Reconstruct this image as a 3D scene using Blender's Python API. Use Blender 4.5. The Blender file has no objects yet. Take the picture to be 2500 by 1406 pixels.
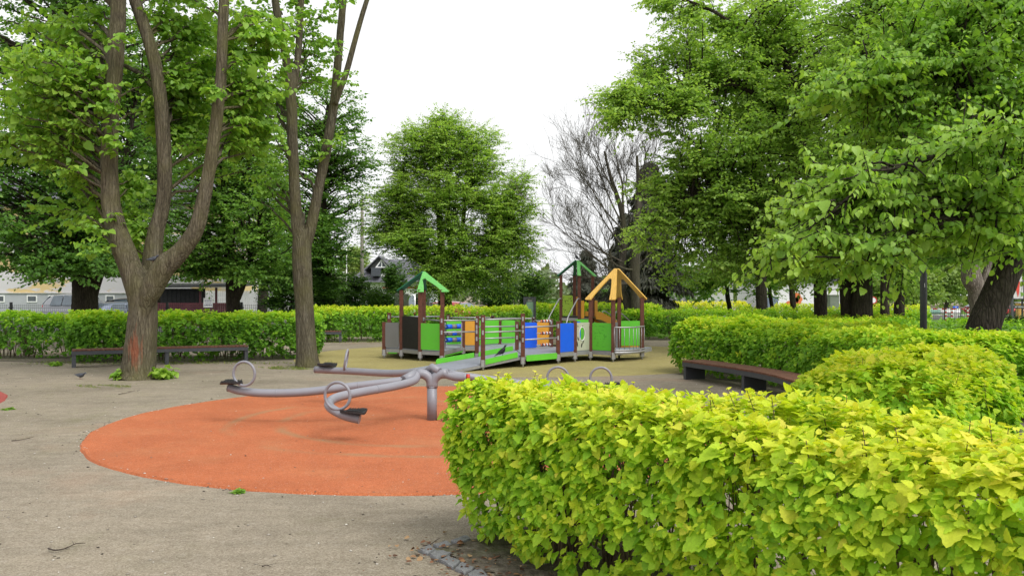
import bpy, bmesh, math, random
import numpy as np
from mathutils import Vector, Matrix
rng = np.random.default_rng(11)
random.seed(11)
SC = bpy.context.scene
COL = SC.collection
# ---- photo geometry: pixel (of 2500x1406) and distance -> metres -------------
F, HZ, EYE = 2080.0, 718.0, 1.7
def W(x, y, D):
    return np.array([(x-1250)/F*D, D, EYE-(y-HZ)/F*D])
def GD(y):
    return F*EYE/(y-HZ)
def G(x, y):
    D = GD(y)
    return np.array([(x-1250)/F*D, D, 0.0])
def ZY(y, D):
    return EYE-(y-HZ)/F*D
def V3(*a):
    return np.array(a, dtype=float)
def unit(v):
    v = np.asarray(v, float)
    n = np.linalg.norm(v, axis=-1, keepdims=True)
    return v/np.maximum(n, 1e-9)

# ---- scene objects -------------------------------------------------------------
def tag(o, label=None, cat=None, group=None, kind=None):
    if label: o['label'] = label
    if cat: o['category'] = cat
    if group: o['group'] = group
    if kind: o['kind'] = kind
    return o
def thing(name, loc, label, cat, group=None):
    o = bpy.data.objects.new(name, None)
    o.empty_display_size = 0.2
    COL.objects.link(o)
    o.location = tuple(float(c) for c in loc)
    return tag(o, label, cat, group)
def root_loc(o):
    while o.parent is not None:
        o = o.parent
    return np.array(o.location)
def copy_tree(o, parent=None):
    c = o.copy(); COL.objects.link(c); c.parent = parent
    for ch in [k for k in o.children]:
        copy_tree(ch, c)
    return c
def link_mesh(name, me, mats, parent):
    for m in (mats if isinstance(mats, (list, tuple)) else [mats]):
        me.materials.append(m)
    o = bpy.data.objects.new(name, me)
    COL.objects.link(o)
    if parent is not None:
        o.parent = parent
    return o

class MB:
    """collects shapes, then links them as ONE mesh object"""
    def __init__(s):
        s.v = []; s.f = []; s.m = []; s.s = []
    def add(s, verts, faces, mi=0, smooth=False):
        b = len(s.v)
        s.v.extend([tuple(map(float, p)) for p in verts])
        for f in faces:
            s.f.append(tuple(i+b for i in f)); s.m.append(mi); s.s.append(smooth)
        return s
    def box(s, c, size, rz=0.0, mi=0):
        sx, sy, sz = [k/2 for k in size]
        ca, sa = math.cos(rz), math.sin(rz)
        vs = []
        for z in (-sz, sz):
            for x, y in ((-sx, -sy), (sx, -sy), (sx, sy), (-sx, sy)):
                vs.append((c[0]+x*ca-y*sa, c[1]+x*sa+y*ca, c[2]+z))
        return s.add(vs, [(0,3,2,1),(4,5,6,7),(0,1,5,4),(1,2,6,5),(2,3,7,6),(3,0,4,7)], mi)
    def bar(s, p0, p1, w, h, up=(0,0,1), mi=0):
        p0 = np.array(p0, float); p1 = np.array(p1, float)
        d = unit(p1-p0); x = np.cross(d, up)
        if np.linalg.norm(x) < 1e-5: x = np.cross(d, (0,1,0))
        x = unit(x); y = np.cross(x, d)
        vs = []
        for p in (p0, p1):
            for a, b in ((-1,-1),(1,-1),(1,1),(-1,1)):
                vs.append(p+x*a*w/2+y*b*h/2)
        return s.add(vs, [(0,1,2,3),(7,6,5,4),(0,4,5,1),(1,5,6,2),(2,6,7,3),(3,7,4,0)], mi)
    def tube(s, pts, r, n=10, mi=0, caps=True, smooth=True):
        pts = np.array(pts, float); k = len(pts)
        r = np.full(k, r, float) if np.isscalar(r) else np.array(r, float)
        t = np.gradient(pts, axis=0) if k > 2 else np.repeat((pts[1]-pts[0])[None], 2, 0)
        t = unit(t)
        ref = V3(0,0,1) if abs(t[0][2]) < .9 else V3(1,0,0)
        x = unit(np.cross(t[0], ref)); vs = []
        for i in range(k):
            x = unit(x - t[i]*np.dot(x, t[i])); y = np.cross(t[i], x)
            for j in range(n):
                a = 2*math.pi*j/n
                vs.append(pts[i]+r[i]*(math.cos(a)*x+math.sin(a)*y))
        fs = [(i*n+j, i*n+(j+1)%n, (i+1)*n+(j+1)%n, (i+1)*n+j) for i in range(k-1) for j in range(n)]
        b = len(s.v); s.add(vs, fs, mi, smooth)
        if caps:
            s.f.append(tuple(b+j for j in reversed(range(n)))); s.m.append(mi); s.s.append(False)
            s.f.append(tuple(b+(k-1)*n+j for j in range(n))); s.m.append(mi); s.s.append(False)
        return s
    def lathe(s, prof, c=(0,0,0), n=16, mi=0, smooth=True):
        vs = [(c[0]+r*math.cos(2*math.pi*j/n), c[1]+r*math.sin(2*math.pi*j/n), c[2]+z) for r, z in prof for j in range(n)]
        k = len(prof)
        fs = [(i*n+j, i*n+(j+1)%n, (i+1)*n+(j+1)%n, (i+1)*n+j) for i in range(k-1) for j in range(n)]
        fs += [tuple(range((k-1)*n, k*n)), tuple(reversed(range(n)))]
        return s.add(vs, fs, mi, smooth)
    def prism(s, poly, o, ux, uy, th, mi=0):
        """flat outline poly (2d) in the plane o+ux*a+uy*b, thickened by th to both sides of it"""
        o = np.array(o, float); ux = np.array(ux, float); uy = np.array(uy, float)
        nn = unit(np.cross(ux, uy)); k = len(poly)
        A = [o+ux*a+uy*b-nn*th/2 for a, b in poly]; B = [o+ux*a+uy*b+nn*th/2 for a, b in poly]
        fs = [tuple(reversed(range(k))), tuple(range(k, 2*k))]
        fs += [(i, (i+1)%k, k+(i+1)%k, k+i) for i in range(k)]
        return s.add(A+B, fs, mi)
    def ring(s, outer, inner, o, ux, uy, th, mi=0):
        """plate with a hole: outer and inner outlines have the same number of points"""
        o = np.array(o, float); ux = np.array(ux, float); uy = np.array(uy, float)
        nn = unit(np.cross(ux, uy)); k = len(outer)
        P = lambda q, e: [o+ux*a+uy*b+nn*e for a, b in q]
        vs = P(outer, th/2)+P(inner, th/2)+P(outer, -th/2)+P(inner, -th/2)
        fs = []
        for i in range(k):
            j = (i+1) % k
            fs += [(i, j, k+j, k+i), (2*k+j, 2*k+i, 3*k+i, 3*k+j), (i, 2*k+i, 2*k+j, j), (k+j, 3*k+j, 3*k+i, k+i)]
        return s.add(vs, fs, mi)
    def ball(s, c, r, nu=12, nv=8, mi=0):
        r = np.array([r]*3 if np.isscalar(r) else r, float); vs = []; fs = []
        for i in range(nv+1):
            th = math.pi*i/nv
            for j in range(nu):
                ph = 2*math.pi*j/nu
                vs.append(np.array(c)+r*V3(math.sin(th)*math.cos(ph), math.sin(th)*math.sin(ph), math.cos(th)))
        for i in range(nv):
            for j in range(nu):
                fs.append((i*nu+j, (i+1)*nu+j, (i+1)*nu+(j+1)%nu, i*nu+(j+1)%nu))
        return s.add(vs, fs, mi, True)
    def build(s, name, mats, parent=None, bevel=0.0, origin=None):
        v = np.array(s.v, float)
        o0 = root_loc(parent) if parent is not None else (np.array(origin, float) if origin is not None else np.zeros(3))
        v = v-o0
        me = bpy.data.meshes.new(name)
        me.from_pydata([tuple(p) for p in v], [], s.f)
        me.polygons.foreach_set('material_index', s.m)
        me.polygons.foreach_set('use_smooth', s.s)
        me.update()
        o = link_mesh(name, me, mats, parent)
        if parent is None and origin is not None:
            o.location = tuple(o0)
        if bevel > 0:
            bv = o.modifiers.new('bevel', 'BEVEL'); bv.width = bevel; bv.segments = 2
            bv.limit_method = 'ANGLE'; bv.angle_limit = math.radians(40)
        return o

def np_mesh(name, Vt, loops, totals, mat, parent, tint=None, smooth=False):
    """big mesh straight from arrays"""
    if parent is not None:
        Vt = Vt-root_loc(parent)
    me = bpy.data.meshes.new(name)
    me.vertices.add(len(Vt)); me.vertices.foreach_set('co', np.ascontiguousarray(Vt, np.float32).ravel())
    me.loops.add(len(loops)); me.loops.foreach_set('vertex_index', np.ascontiguousarray(loops, np.int32))
    me.polygons.add(len(totals))
    starts = np.concatenate([[0], np.cumsum(totals)[:-1]]).astype(np.int32)
    me.polygons.foreach_set('loop_start', starts)
    if smooth:
        me.polygons.foreach_set('use_smooth', np.ones(len(totals), bool))
    if tint is not None:
        a = me.attributes.new('tint', 'FLOAT', 'POINT')
        a.data.foreach_set('value', np.ascontiguousarray(tint, np.float32))
    me.update(calc_edges=True)
    return link_mesh(name, me, mat, parent)

# ---- leaves ---------------------------------------------------------------------
def _fan(half, mid, fold, droop):
    out = list(half)+[(-x, y) for x, y in reversed(half[1:-1])]
    pts = [(x, y, abs(x)*fold-droop*y*y) for x, y in out]+[(0, mid, -droop*mid*mid)]
    k = len(out)
    return np.array(pts), [(i, (i+1) % k, k) for i in range(k)]
LOBED = _fan([(0,0),(.20,-.05),(.39,.10),(.47,.30),(.37,.38),(.43,.53),(.31,.60),(.29,.74),(.17,.80),(.12,.92),(0,1.0)], .42, .22, .22)
LOBED2 = _fan([(0,0),(.30,-.02),(.47,.26),(.38,.40),(.40,.56),(.24,.72),(0,1.0)], .42, .25, .25)
OVATE = _fan([(0,0),(.26,.0),(.43,.22),(.42,.48),(.25,.78),(0,1.02)], .45, .20, .35)
SIMPLE = (np.array([(0,0,0),(.36,.30,.07),(.28,.70,0),(0,1,-.15),(-.28,.70,0),(-.36,.30,.07)]), [(0,1,2,3),(0,3,4,5)])
BLADE = (np.array([(-.06,0,0),(.06,0,0),(.035,.6,.06),(0,1,.22),(-.035,.6,.06)]), [(0,1,2,3,4)])
NEEDLE = (np.array([(-.09,0,0),(.09,0,0),(.13,.55,-.05),(0,1,-.18),(-.13,.55,-.05)]), [(0,1,2,3,4)])
def leaf_arrays(P, A, N, S, tpl):
    tv, tf = tpl
    A = unit(A); X = unit(np.cross(A, N)); N = np.cross(X, A)
    S = np.asarray(S)[:, None, None]
    Vt = P[:, None, :]+S*(tv[None, :, 0:1]*X[:, None, :]+tv[None, :, 1:2]*A[:, None, :]+tv[None, :, 2:3]*N[:, None, :])
    n, k = len(P), len(tv)
    fl = np.concatenate([np.array(f) for f in tf]); tt = np.array([len(f) for f in tf])
    loops = (fl[None, :]+(np.arange(n)*k)[:, None]).ravel()
    return Vt.reshape(-1, 3), loops, np.tile(tt, n), k
def leaf_obj(name, P, A, N, S, tpl, mat, parent, tint):
    Vt, lo, to, k = leaf_arrays(P, A, N, S, tpl)
    return np_mesh(name, Vt, lo, to, mat, parent, np.repeat(tint, k))

def tubes_np(curves, n=5):
    """curves: list of (pts (k,3), radii (k)) all -> one set of arrays"""
    Vs, Ls, Ts, b = [], [], [], 0
    ang = np.arange(n)*2*math.pi/n; ca, sa = np.cos(ang), np.sin(ang)
    for pts, r in curves:
        k = len(pts); t = unit(np.gradient(pts, axis=0))
        ref = np.where(np.abs(t[:, 2:3]) < .8, V3(0,0,1)[None], V3(1,0,0)[None])
        if k > 2 and abs(t[:, 2]).max() > .75 and abs(t[:, 2]).min() < .85: ref = np.repeat(V3(.83,.55,0)[None], k, 0)
        x = unit(np.cross(t, ref)); y = np.cross(t, x)
        v = pts[:, None]+r[:, None, None]*(ca[None, :, None]*x[:, None]+sa[None, :, None]*y[:, None])
        Vs.append(v.reshape(-1, 3))
        i, j = np.meshgrid(np.arange(k-1), np.arange(n), indexing='ij')
        q = np.stack([i*n+j, i*n+(j+1) % n, (i+1)*n+(j+1) % n, (i+1)*n+j], -1).reshape(-1, 4)+b
        Ls.append(q.ravel()); Ts.append(np.full(len(q), 4)); b += k*n
    return np.concatenate(Vs), np.concatenate(Ls), np.concatenate(Ts)
def tubes_obj(name, curves, mat, parent, n=5):
    Vt, L, T = tubes_np(curves, n)
    return np_mesh(name, Vt, L, T, mat, parent, smooth=True)
def smooth_path(pts, n):
    """Catmull-Rom through pts, n samples; any number of columns"""
    p = np.array(pts, float); p = np.vstack([2*p[0]-p[1], p, 2*p[-1]-p[-2]])
    seg = len(p)-3; out = []
    for u in np.linspace(0, seg-1e-6, n):
        i = int(u); t = u-i; a, b, c, d = p[i], p[i+1], p[i+2], p[i+3]
        out.append(.5*((2*b)+(-a+c)*t+(2*a-5*b+4*c-d)*t*t+(-a+3*b-3*c+d)*t**3))
    return np.array(out)

# ---- materials ------------------------------------------------------------------
class NT:
    def __init__(s, name):
        s.m = bpy.data.materials.new(name); s.m.use_nodes = True
        s.t = s.m.node_tree; s.t.nodes.clear()
        s.out = s.n('ShaderNodeOutputMaterial')
    def n(s, typ, **kw):
        nd = s.t.nodes.new(typ)
        for k, v in kw.items():
            if k.startswith('i_'):
                nd.inputs[k[2:].replace('_', ' ')].default_value = v
            else:
                setattr(nd, k, v)
        return nd
    def l(s, a, b):
        s.t.links.new(a, b)
    def noise(s, vec, scale, detail=4, rough=.6):
        nd = s.n('ShaderNodeTexNoise'); nd.inputs['Scale'].default_value = scale
        nd.inputs['Detail'].default_value = detail; nd.inputs['Roughness'].default_value = rough
        if vec is not None: s.l(vec, nd.inputs['Vector'])
        return nd.outputs['Fac']
    def ramp(s, fac, stops, interp='LINEAR'):
        r = s.n('ShaderNodeValToRGB'); cr = r.color_ramp; cr.interpolation = interp
        while len(cr.elements) < len(stops): cr.elements.new(.5)
        for e, (p, c) in zip(cr.elements, stops):
            e.position = p; e.color = (*c, 1) if len(c) == 3 else c
        s.l(fac, r.inputs['Fac'])
        return r.outputs['Color']
    def mixc(s, fac, a, b, blend='MIX'):
        m = s.n('ShaderNodeMix', data_type='RGBA', blend_type=blend)
        for sock, v in ((m.inputs[0], fac), (m.inputs[6], a), (m.inputs[7], b)):
            if hasattr(v, 'is_output'): s.l(v, sock)
            elif isinstance(v, (tuple, list)): sock.default_value = (*v, 1) if len(v) == 3 else v
            else: sock.default_value = v
        return m.outputs[2]
    def math(s, op, a, b=None, c=None):
        m = s.n('ShaderNodeMath', operation=op)
        for i, v in enumerate((a, b, c)):
            if v is None: continue
            if hasattr(v, 'is_output'): s.l(v, m.inputs[i])
            else: m.inputs[i].default_value = v
        return m.outputs[0]
    def mapping(s, vec, scale=(1,1,1), loc=(0,0,0), rot=(0,0,0)):
        m = s.n('ShaderNodeMapping'); m.inputs['Scale'].default_value = scale
        m.inputs['Location'].default_value = loc; m.inputs['Rotation'].default_value = rot
        s.l(vec, m.inputs['Vector'])
        return m.outputs['Vector']
    def coord(s, which='Object'):
        return s.n('ShaderNodeTexCoord').outputs[which]
    def bump(s, h, strength=.3, dist=.01):
        b = s.n('ShaderNodeBump'); b.inputs['Strength'].default_value = strength; b.inputs['Distance'].default_value = dist
        s.l(h, b.inputs['Height'])
        return b.outputs['Normal']
    def pbr(s, color, rough=.6, normal=None, metal=0.0, spec=.4, link=True):
        p = s.n('ShaderNodeBsdfPrincipled')
        for k, v in (('Base Color', color), ('Roughness', rough), ('Metallic', metal), ('Specular IOR Level', spec)):
            if hasattr(v, 'is_output'): s.l(v, p.inputs[k])
            else: p.inputs[k].default_value = (*v, 1) if isinstance(v, tuple) else v
        if normal is not None: s.l(normal, p.inputs['Normal'])
        if link: s.l(p.outputs[0], s.out.inputs['Surface'])
        return p
def paint(name, col, rough=.5, var=.12, scale=6., metal=0., bump=.05, dirt=(.18,.15,.11), dirtamt=.25, spec=.4):
    t = NT(name); v = t.coord()
    n1 = t.noise(v, scale, 5); n2 = t.noise(v, scale*9, 3)
    lo = tuple(c*(1-var) for c in col); hi = tuple(min(1, c*(1+var)) for c in col)
    c = t.ramp(n1, [(.3, lo), (.7, hi)])
    d = t.math('MULTIPLY', t.ramp(t.noise(v, scale*2.3, 7, .7), [(.52, (0,0,0)), (.75, (1,1,1))]), dirtamt)
    c = t.mixc(d, c, dirt)
    t.pbr(c, t.math('MULTIPLY_ADD', n2, .25, rough-.1), t.bump(n2, bump, .004), metal, spec)
    return t.m
def leaf_mat(name, stops, trans=.38, rough=.45, tboost=1.15, spec=.35):
    t = NT(name)
    a = t.n('ShaderNodeAttribute'); a.attribute_name = 'tint'
    c = t.ramp(a.outputs['Fac'], stops)
    n = t.noise(t.coord(), 90, 2)
    c = t.mixc(1.0, c, t.ramp(n, [(.3, (.86,.86,.86)), (.7, (1.08,1.08,1.08))]), 'MULTIPLY')
    p = t.pbr(c, rough, None, 0, spec, link=False)
    tr = t.n('ShaderNodeBsdfTranslucent')
    t.l(t.mixc(1.0, c, (1.1*tboost, 1.12*tboost, .6), 'MULTIPLY'), tr.inputs['Color'])
    m = t.n('ShaderNodeMixShader'); m.inputs[0].default_value = trans
    t.l(p.outputs[0], m.inputs[1]); t.l(tr.outputs[0], m.inputs[2]); t.l(m.outputs[0], t.out.inputs['Surface'])
    return t.m
def bark_mat(name, c0, c1, c2, moss=(.09,.085,.03), mossamt=.4, stain=None, ridge=1.0):
    t = NT(name); v = t.coord()
    ve = t.mapping(v, (9, 9, 1.3))
    big = t.noise(ve, 1.0, 8, .65)
    vo = t.n('ShaderNodeTexVoronoi', feature='DISTANCE_TO_EDGE'); vo.inputs['Scale'].default_value = 2.6
    t.l(t.mixc(.25, ve, t.n('ShaderNodeTexNoise').outputs['Color']), vo.inputs['Vector'])
    crack = t.ramp(vo.outputs['Distance'], [(0, (0,0,0)), (.22, (1,1,1))])
    fine = t.noise(t.mapping(v, (60, 60, 14)), 1.0, 4)
    c = t.ramp(big, [(.28, c0), (.5, c1), (.74, c2)])
    c = t.mixc(1.0, c, t.ramp(fine, [(.32, (.55,.55,.55)), (.5, (1,1,1)), (.68, (1.3,1.3,1.3))]), 'MULTIPLY')
    c = t.mixc(t.math('MULTIPLY', t.math('SUBTRACT', 1.0, crack), .55*ridge), c, tuple(k*.45 for k in c0))
    c = t.mixc(t.math('MULTIPLY', t.ramp(t.noise(v, 1.3, 5), [(.45, (0,0,0)), (.66, (1,1,1))]), mossamt), c, moss)
    if stain:
        (sx, sy, sz), (rx, ry, rz), scol = stain
        m = t.mapping(v, (1/rx, 1/ry, 1/rz), (-sx/rx, -sy/ry, -sz/rz))
        ln = t.n('ShaderNodeVectorMath', operation='LENGTH'); t.l(m, ln.inputs[0])
        msk = t.ramp(t.math('ADD', ln.outputs['Value'], t.math('MULTIPLY', t.noise(ve, 1.5, 4), 1.2)), [(.75, (1,1,1)), (1.65, (0,0,0))])
        c = t.mixc(t.math('MULTIPLY', msk, .75), c, scol)
    h = t.math('ADD', t.math('MULTIPLY', crack, .7*ridge), t.math('ADD', big, t.math('MULTIPLY', fine, .4)))
    t.pbr(c, .9, t.bump(h, .8, .03), 0, .15)
    return t.m
# ================================================================== vegetation
GREEN, LIME, YEL, GOLD = (.075,.20,.012), (.21,.40,.014), (.44,.53,.018), (.60,.50,.03)
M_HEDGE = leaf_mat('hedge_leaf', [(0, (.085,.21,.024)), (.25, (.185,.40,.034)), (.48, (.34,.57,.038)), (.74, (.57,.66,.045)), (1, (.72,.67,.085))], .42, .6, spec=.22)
M_LIMEL = leaf_mat('linden_leaf', [(0, (.10,.235,.034)), (.5, (.21,.40,.052)), (1, (.36,.54,.085))], .48, .44)
M_DARKL = leaf_mat('shade_leaf', [(0, (.065,.165,.034)), (.5, (.135,.285,.050)), (1, (.26,.43,.075))], .48, .46)
M_MIDL = leaf_mat('maple_leaf', [(0, (.155,.30,.058)), (.5, (.285,.465,.088)), (1, (.43,.59,.14))], .52, .5)
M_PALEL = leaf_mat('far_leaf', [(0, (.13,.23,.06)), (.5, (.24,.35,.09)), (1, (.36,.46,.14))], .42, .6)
M_SHRUBL = leaf_mat('shrub_leaf', [(0, (.035,.09,.018)), (.5, (.07,.16,.025)), (1, (.13,.25,.035))], .3, .5)
M_NEEDLE = leaf_mat('conifer_needle', [(0, (.04,.046,.034)), (.5, (.075,.08,.058)), (1, (.125,.125,.09))], .15, .65)
M_TWIG = paint('hedge_twig', (.095,.065,.038), .8, .3, 30, bump=.2)
M_BARK = bark_mat('linden_bark', (.058,.050,.034), (.108,.094,.064), (.165,.15,.11), (.105,.10,.036), .6, ridge=.7)
M_BARKD = bark_mat('dark_bark', (.022,.018,.014), (.045,.037,.028), (.075,.062,.05), (.05,.055,.02), .25)
M_BARKP = bark_mat('pale_bark', (.12,.10,.085), (.22,.19,.16), (.32,.28,.24), (.16,.15,.09), .25)
M_BARKG = bark_mat('grey_bark', (.05,.045,.036), (.09,.08,.062), (.14,.125,.10), (.09,.095,.04), .4, ridge=.4)

def lumps(u, s, seed):
    r = np.random.default_rng(seed); o = np.zeros_like(u)
    for k in range(7):
        fu, fs = r.uniform(.6, 4.2), r.uniform(.5, 3.5)
        o += np.sin(u*fu+s*fs+r.uniform(0, 7))*r.uniform(.4, 1)/3.0
    return o
def hedge(label, path, h, n, size, tpl=LOBED2, widths=.8, tint=.4, ttop=.28, seed=1, stems=10, sprigs=0, group='clipped hedges of the playground',
          cap=.85, lump=.05, low=.06, skirt=.16, thin=.26, grad=0., yell=.12, r=.28, hang=0., bare=.0, shoot=1.0):
    """path: plan polyline [(x,y),...]; widths: half width(s); foliage is a leaf shell over a rounded block with sparser leaves inside"""
    R = np.random.default_rng(seed)
    pw = np.column_stack([np.array(path, float), np.full(len(path), widths) if np.isscalar(widths) else np.array(widths, float)])
    cp = smooth_path(pw, 60) if len(path) > 2 else np.column_stack([np.interp(np.linspace(0, 1, 60), [0, 1], pw[:, i]) for i in range(3)])
    c, wd = cp[:, :2], cp[:, 2]
    d = unit(np.gradient(c, axis=0)); nl = np.column_stack([-d[:, 1], d[:, 0]])
    # closed plan ring (normal directions and the line they start from)
    base, norm = [], []
    base += list(c); norm += list(nl*wd[:, None])
    for a in np.linspace(90, -90, 13)[1:-1]:
        q = math.radians(a); e = abs(math.cos(q))**.7; f = math.copysign(abs(math.sin(q))**.7, math.sin(q))
        base.append(c[-1]); norm.append((d[-1]*cap*e+nl[-1]*f)*wd[-1])
    base += list(c[::-1]); norm += list((-nl*wd[:, None])[::-1])
    for a in np.linspace(-90, 90, 13)[1:-1]:
        q = math.radians(a); e = abs(math.cos(q))**.7; f = math.copysign(abs(math.sin(q))**.7, math.sin(q))
        base.append(c[0]); norm.append((-d[0]*cap*e+nl[0]*f)*wd[0])
    base = np.array(base+[base[0]]); norm = np.array(norm+[norm[0]])
    ringp = base+norm; seg = np.linalg.norm(np.diff(ringp, axis=0), axis=1); cum = np.concatenate([[0], np.cumsum(seg)])
    wmean = wd.mean(); side = h-r-low; sh = math.pi*r/2; top = max(wmean-r, .05)
    n = int(n/6)
    u = R.uniform(0, cum[-1], n)
    b = np.column_stack([np.interp(u, cum, base[:, k]) for k in (0, 1)]); q = np.column_stack([np.interp(u, cum, norm[:, k]) for k in (0, 1)])
    w = np.linalg.norm(q, axis=1); n2 = q/np.maximum(w, 1e-6)[:, None]
    # profile position
    t = R.uniform(0, side+sh+top*.62, n)
    ph = np.clip((t-side)/sh, 0, 1)*math.pi/2
    off = np.where(t < side, w, np.where(t < side+sh, w-r+r*np.cos(ph), (w-r)*np.sqrt(np.clip(1-(t-side-sh)/(top*.62+1e-6), 0, 1))))
    z = np.where(t < side, low+t, np.where(t < side+sh, h-r+r*np.sin(ph), h))
    taper = np.clip((z-low)/(h*.45), 0, 1)
    off = np.where(t < side+sh, off-(1-taper)**2*skirt*np.minimum(1, w/.8), off)
    depth = R.exponential(.04, n)-.02; deep = R.random(n) < .16; depth = np.where(deep, R.uniform(.05, .30, n), depth)
    lum = lumps(u, z*2.2, seed+5)*lump+lumps(b[:, 0]*1.7+b[:, 1], off*3, seed+9)*lump*.8
    outn = np.column_stack([n2*np.cos(ph)[:, None], np.sin(ph)])
    P = np.column_stack([b+n2*off[:, None], z])+outn*(lum-depth)[:, None]
    keep = (P[:, 2] > .03)
    # thin the skirt near the ground and open a few gaps
    gap = lumps(u*1.9, z*3.1, seed+21)
    keep &= ~((P[:, 2] < thin) & (R.random(n) < .6)) & ~((gap < -.78+bare) & (t < side) & (R.random(n) < .7))
    P, outn, n2, ph, depth, u, z, lum = [k[keep] for k in (P, outn, n2, ph, depth, u, z, lum)]; n = len(P)
    up = V3(0, 0, 1)
    isTop = np.clip(np.sin(ph), 0, 1)[:, None]
    # every sample is a leafy shoot: LV leaves spiral round a short twig that points out and up
    LV = 6
    sdir = unit(outn*(.75-.1*isTop)+up*(.55+.35*isTop)+R.normal(0, .33, (n, 3)))
    sx = unit(np.cross(sdir, R.normal(0, 1, (n, 3)))); sy = np.cross(sdir, sx)
    sl = size*R.uniform(.9, 2.0, n)
    k_ = np.arange(LV)[None, :]; s_ = (k_+R.uniform(.2, .9, (n, LV)))/LV
    an = k_*2.4+R.uniform(0, 6.28, (n, 1))+R.normal(0, .3, (n, LV))
    rad = np.cos(an)[..., None]*sx[:, None]+np.sin(an)[..., None]*sy[:, None]
    P0 = P[:, None]+sdir[:, None]*((s_-.75)*sl[:, None])[..., None]
    A = rad*.8+sdir[:, None]*(.1+.75*s_[..., None]**2)-up*(.30+hang)*(1-isTop[:, None]*.55)+outn[:, None]*.22+R.normal(0, .2, (n, LV, 3))
    N = sdir[:, None]*.8+up*.65+outn[:, None]*.25+R.normal(0, .28, (n, LV, 3))
    P0 = P0+unit(A)*size*.18
    S = size*np.exp(R.normal(-.04, .31, (n, LV)))*(1.1-.45*s_**2)*(1-.2*np.clip(depth/.3, 0, 1))[:, None]
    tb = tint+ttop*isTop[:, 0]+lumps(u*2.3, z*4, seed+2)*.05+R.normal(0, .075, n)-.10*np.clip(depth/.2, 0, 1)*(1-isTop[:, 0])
    tb = tb+(R.random(n) < yell)*R.uniform(.05, .2, n)
    tb = tb+grad*np.clip(((P-np.array([*c[0], 0]))@np.array([*(c[-1]-c[0]), 0]))/np.sum((c[-1]-c[0])**2), 0, 1)
    tn = tb[:, None]+.16*(s_-.5)+R.normal(0, .05, (n, LV))+(R.random((n, LV)) < yell*.4)*.22
    P, A, N, S, tn = P0.reshape(-1, 3), A.reshape(-1, 3), N.reshape(-1, 3), S.ravel(), tn.ravel()
    k = P[:, 2] > .02; P, A, N, S, tn = P[k], A[k], N[k], S[k], tn[k]
    curves = []
    # upright shoots above the clipped top
    if sprigs:
        PP, AA, NN, SS, TT = [], [], [], [], []
        for k in range(sprigs):
            j = R.integers(0, len(base)-1); f = R.uniform(.1, .98)
            x, y = base[j]+norm[j]*f; hh = R.uniform(.03, .16)*shoot; z0 = h-.05-(r*.5 if f > .85 else 0)
            lean = R.normal(0, .28, 2)
            p0 = V3(x, y, z0-.1); p1 = V3(x+lean[0]*hh, y+lean[1]*hh, z0+hh)
            curves.append((np.array([p0, (p0+p1)/2, p1]), np.array([.003,.0025,.0018])))
            m = R.integers(8, 13)
            for i in range(m):
                s = (i+.6)/m; a = i*2.4+R.uniform(-.4, .4); el = -.1+.95*s*s
                PP.append(p0*(1-s)+p1*s); AA.append((math.cos(a), math.sin(a), el)); NN.append((-math.cos(a)*.4, -math.sin(a)*.4, 1))
                SS.append(size*(1.15-.5*s)*R.uniform(.8, 1.2)); TT.append(tint+ttop+.08+.12*s+R.normal(0, .07))
        P = np.vstack([P, PP]); A = np.vstack([A, AA]); N = np.vstack([N, NN]); S = np.append(S, SS); tn = np.append(tn, TT)
    e = thing('hedge', (*c[len(c)//2], 0), label, 'hedge', group)
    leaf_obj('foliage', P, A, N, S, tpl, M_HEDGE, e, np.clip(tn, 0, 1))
    # woody stems
    L = np.linalg.norm(np.diff(c, axis=0), axis=1).sum()
    for k in range(int(L*stems)):
        j = R.integers(0, len(c)); x, y = c[j]+nl[j]*np.clip(R.normal(0, .33), -.62, .62)*wd[j]*.8+d[j]*R.normal(0, .1)
        for m in range(R.integers(2, 4)):
            dx, dy = np.clip(R.normal(0, .13, 2), -.2, .2); zt = h*R.uniform(.55, .93)
            p = np.array([(x, y, -.02), (x+dx*.35, y+dy*.35, zt*.45), (x+dx, y+dy, zt)])
            p[1] += R.normal(0, .03, 3)
            curves.append((p, np.array([.011, .007, .003])*R.uniform(.7, 1.3)))
            for s in range(2):
                f = R.uniform(.3, .9); p0 = p[1]*(1-f)+p[2]*f if R.random() < .6 else p[0]*(1-f)+p[1]*f
                v = R.normal(0, .12, 3); v[2] = abs(v[2])*.6+.03; v[2] = min(v[2], h-.06-p0[2])
                curves.append((np.array([p0, p0+v*.5, p0+v+V3(0, 0, .04)]), np.array([.005, .0035, .002])))
    if curves: tubes_obj('stems', curves, M_TWIG, e, 4)
    return e

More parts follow.
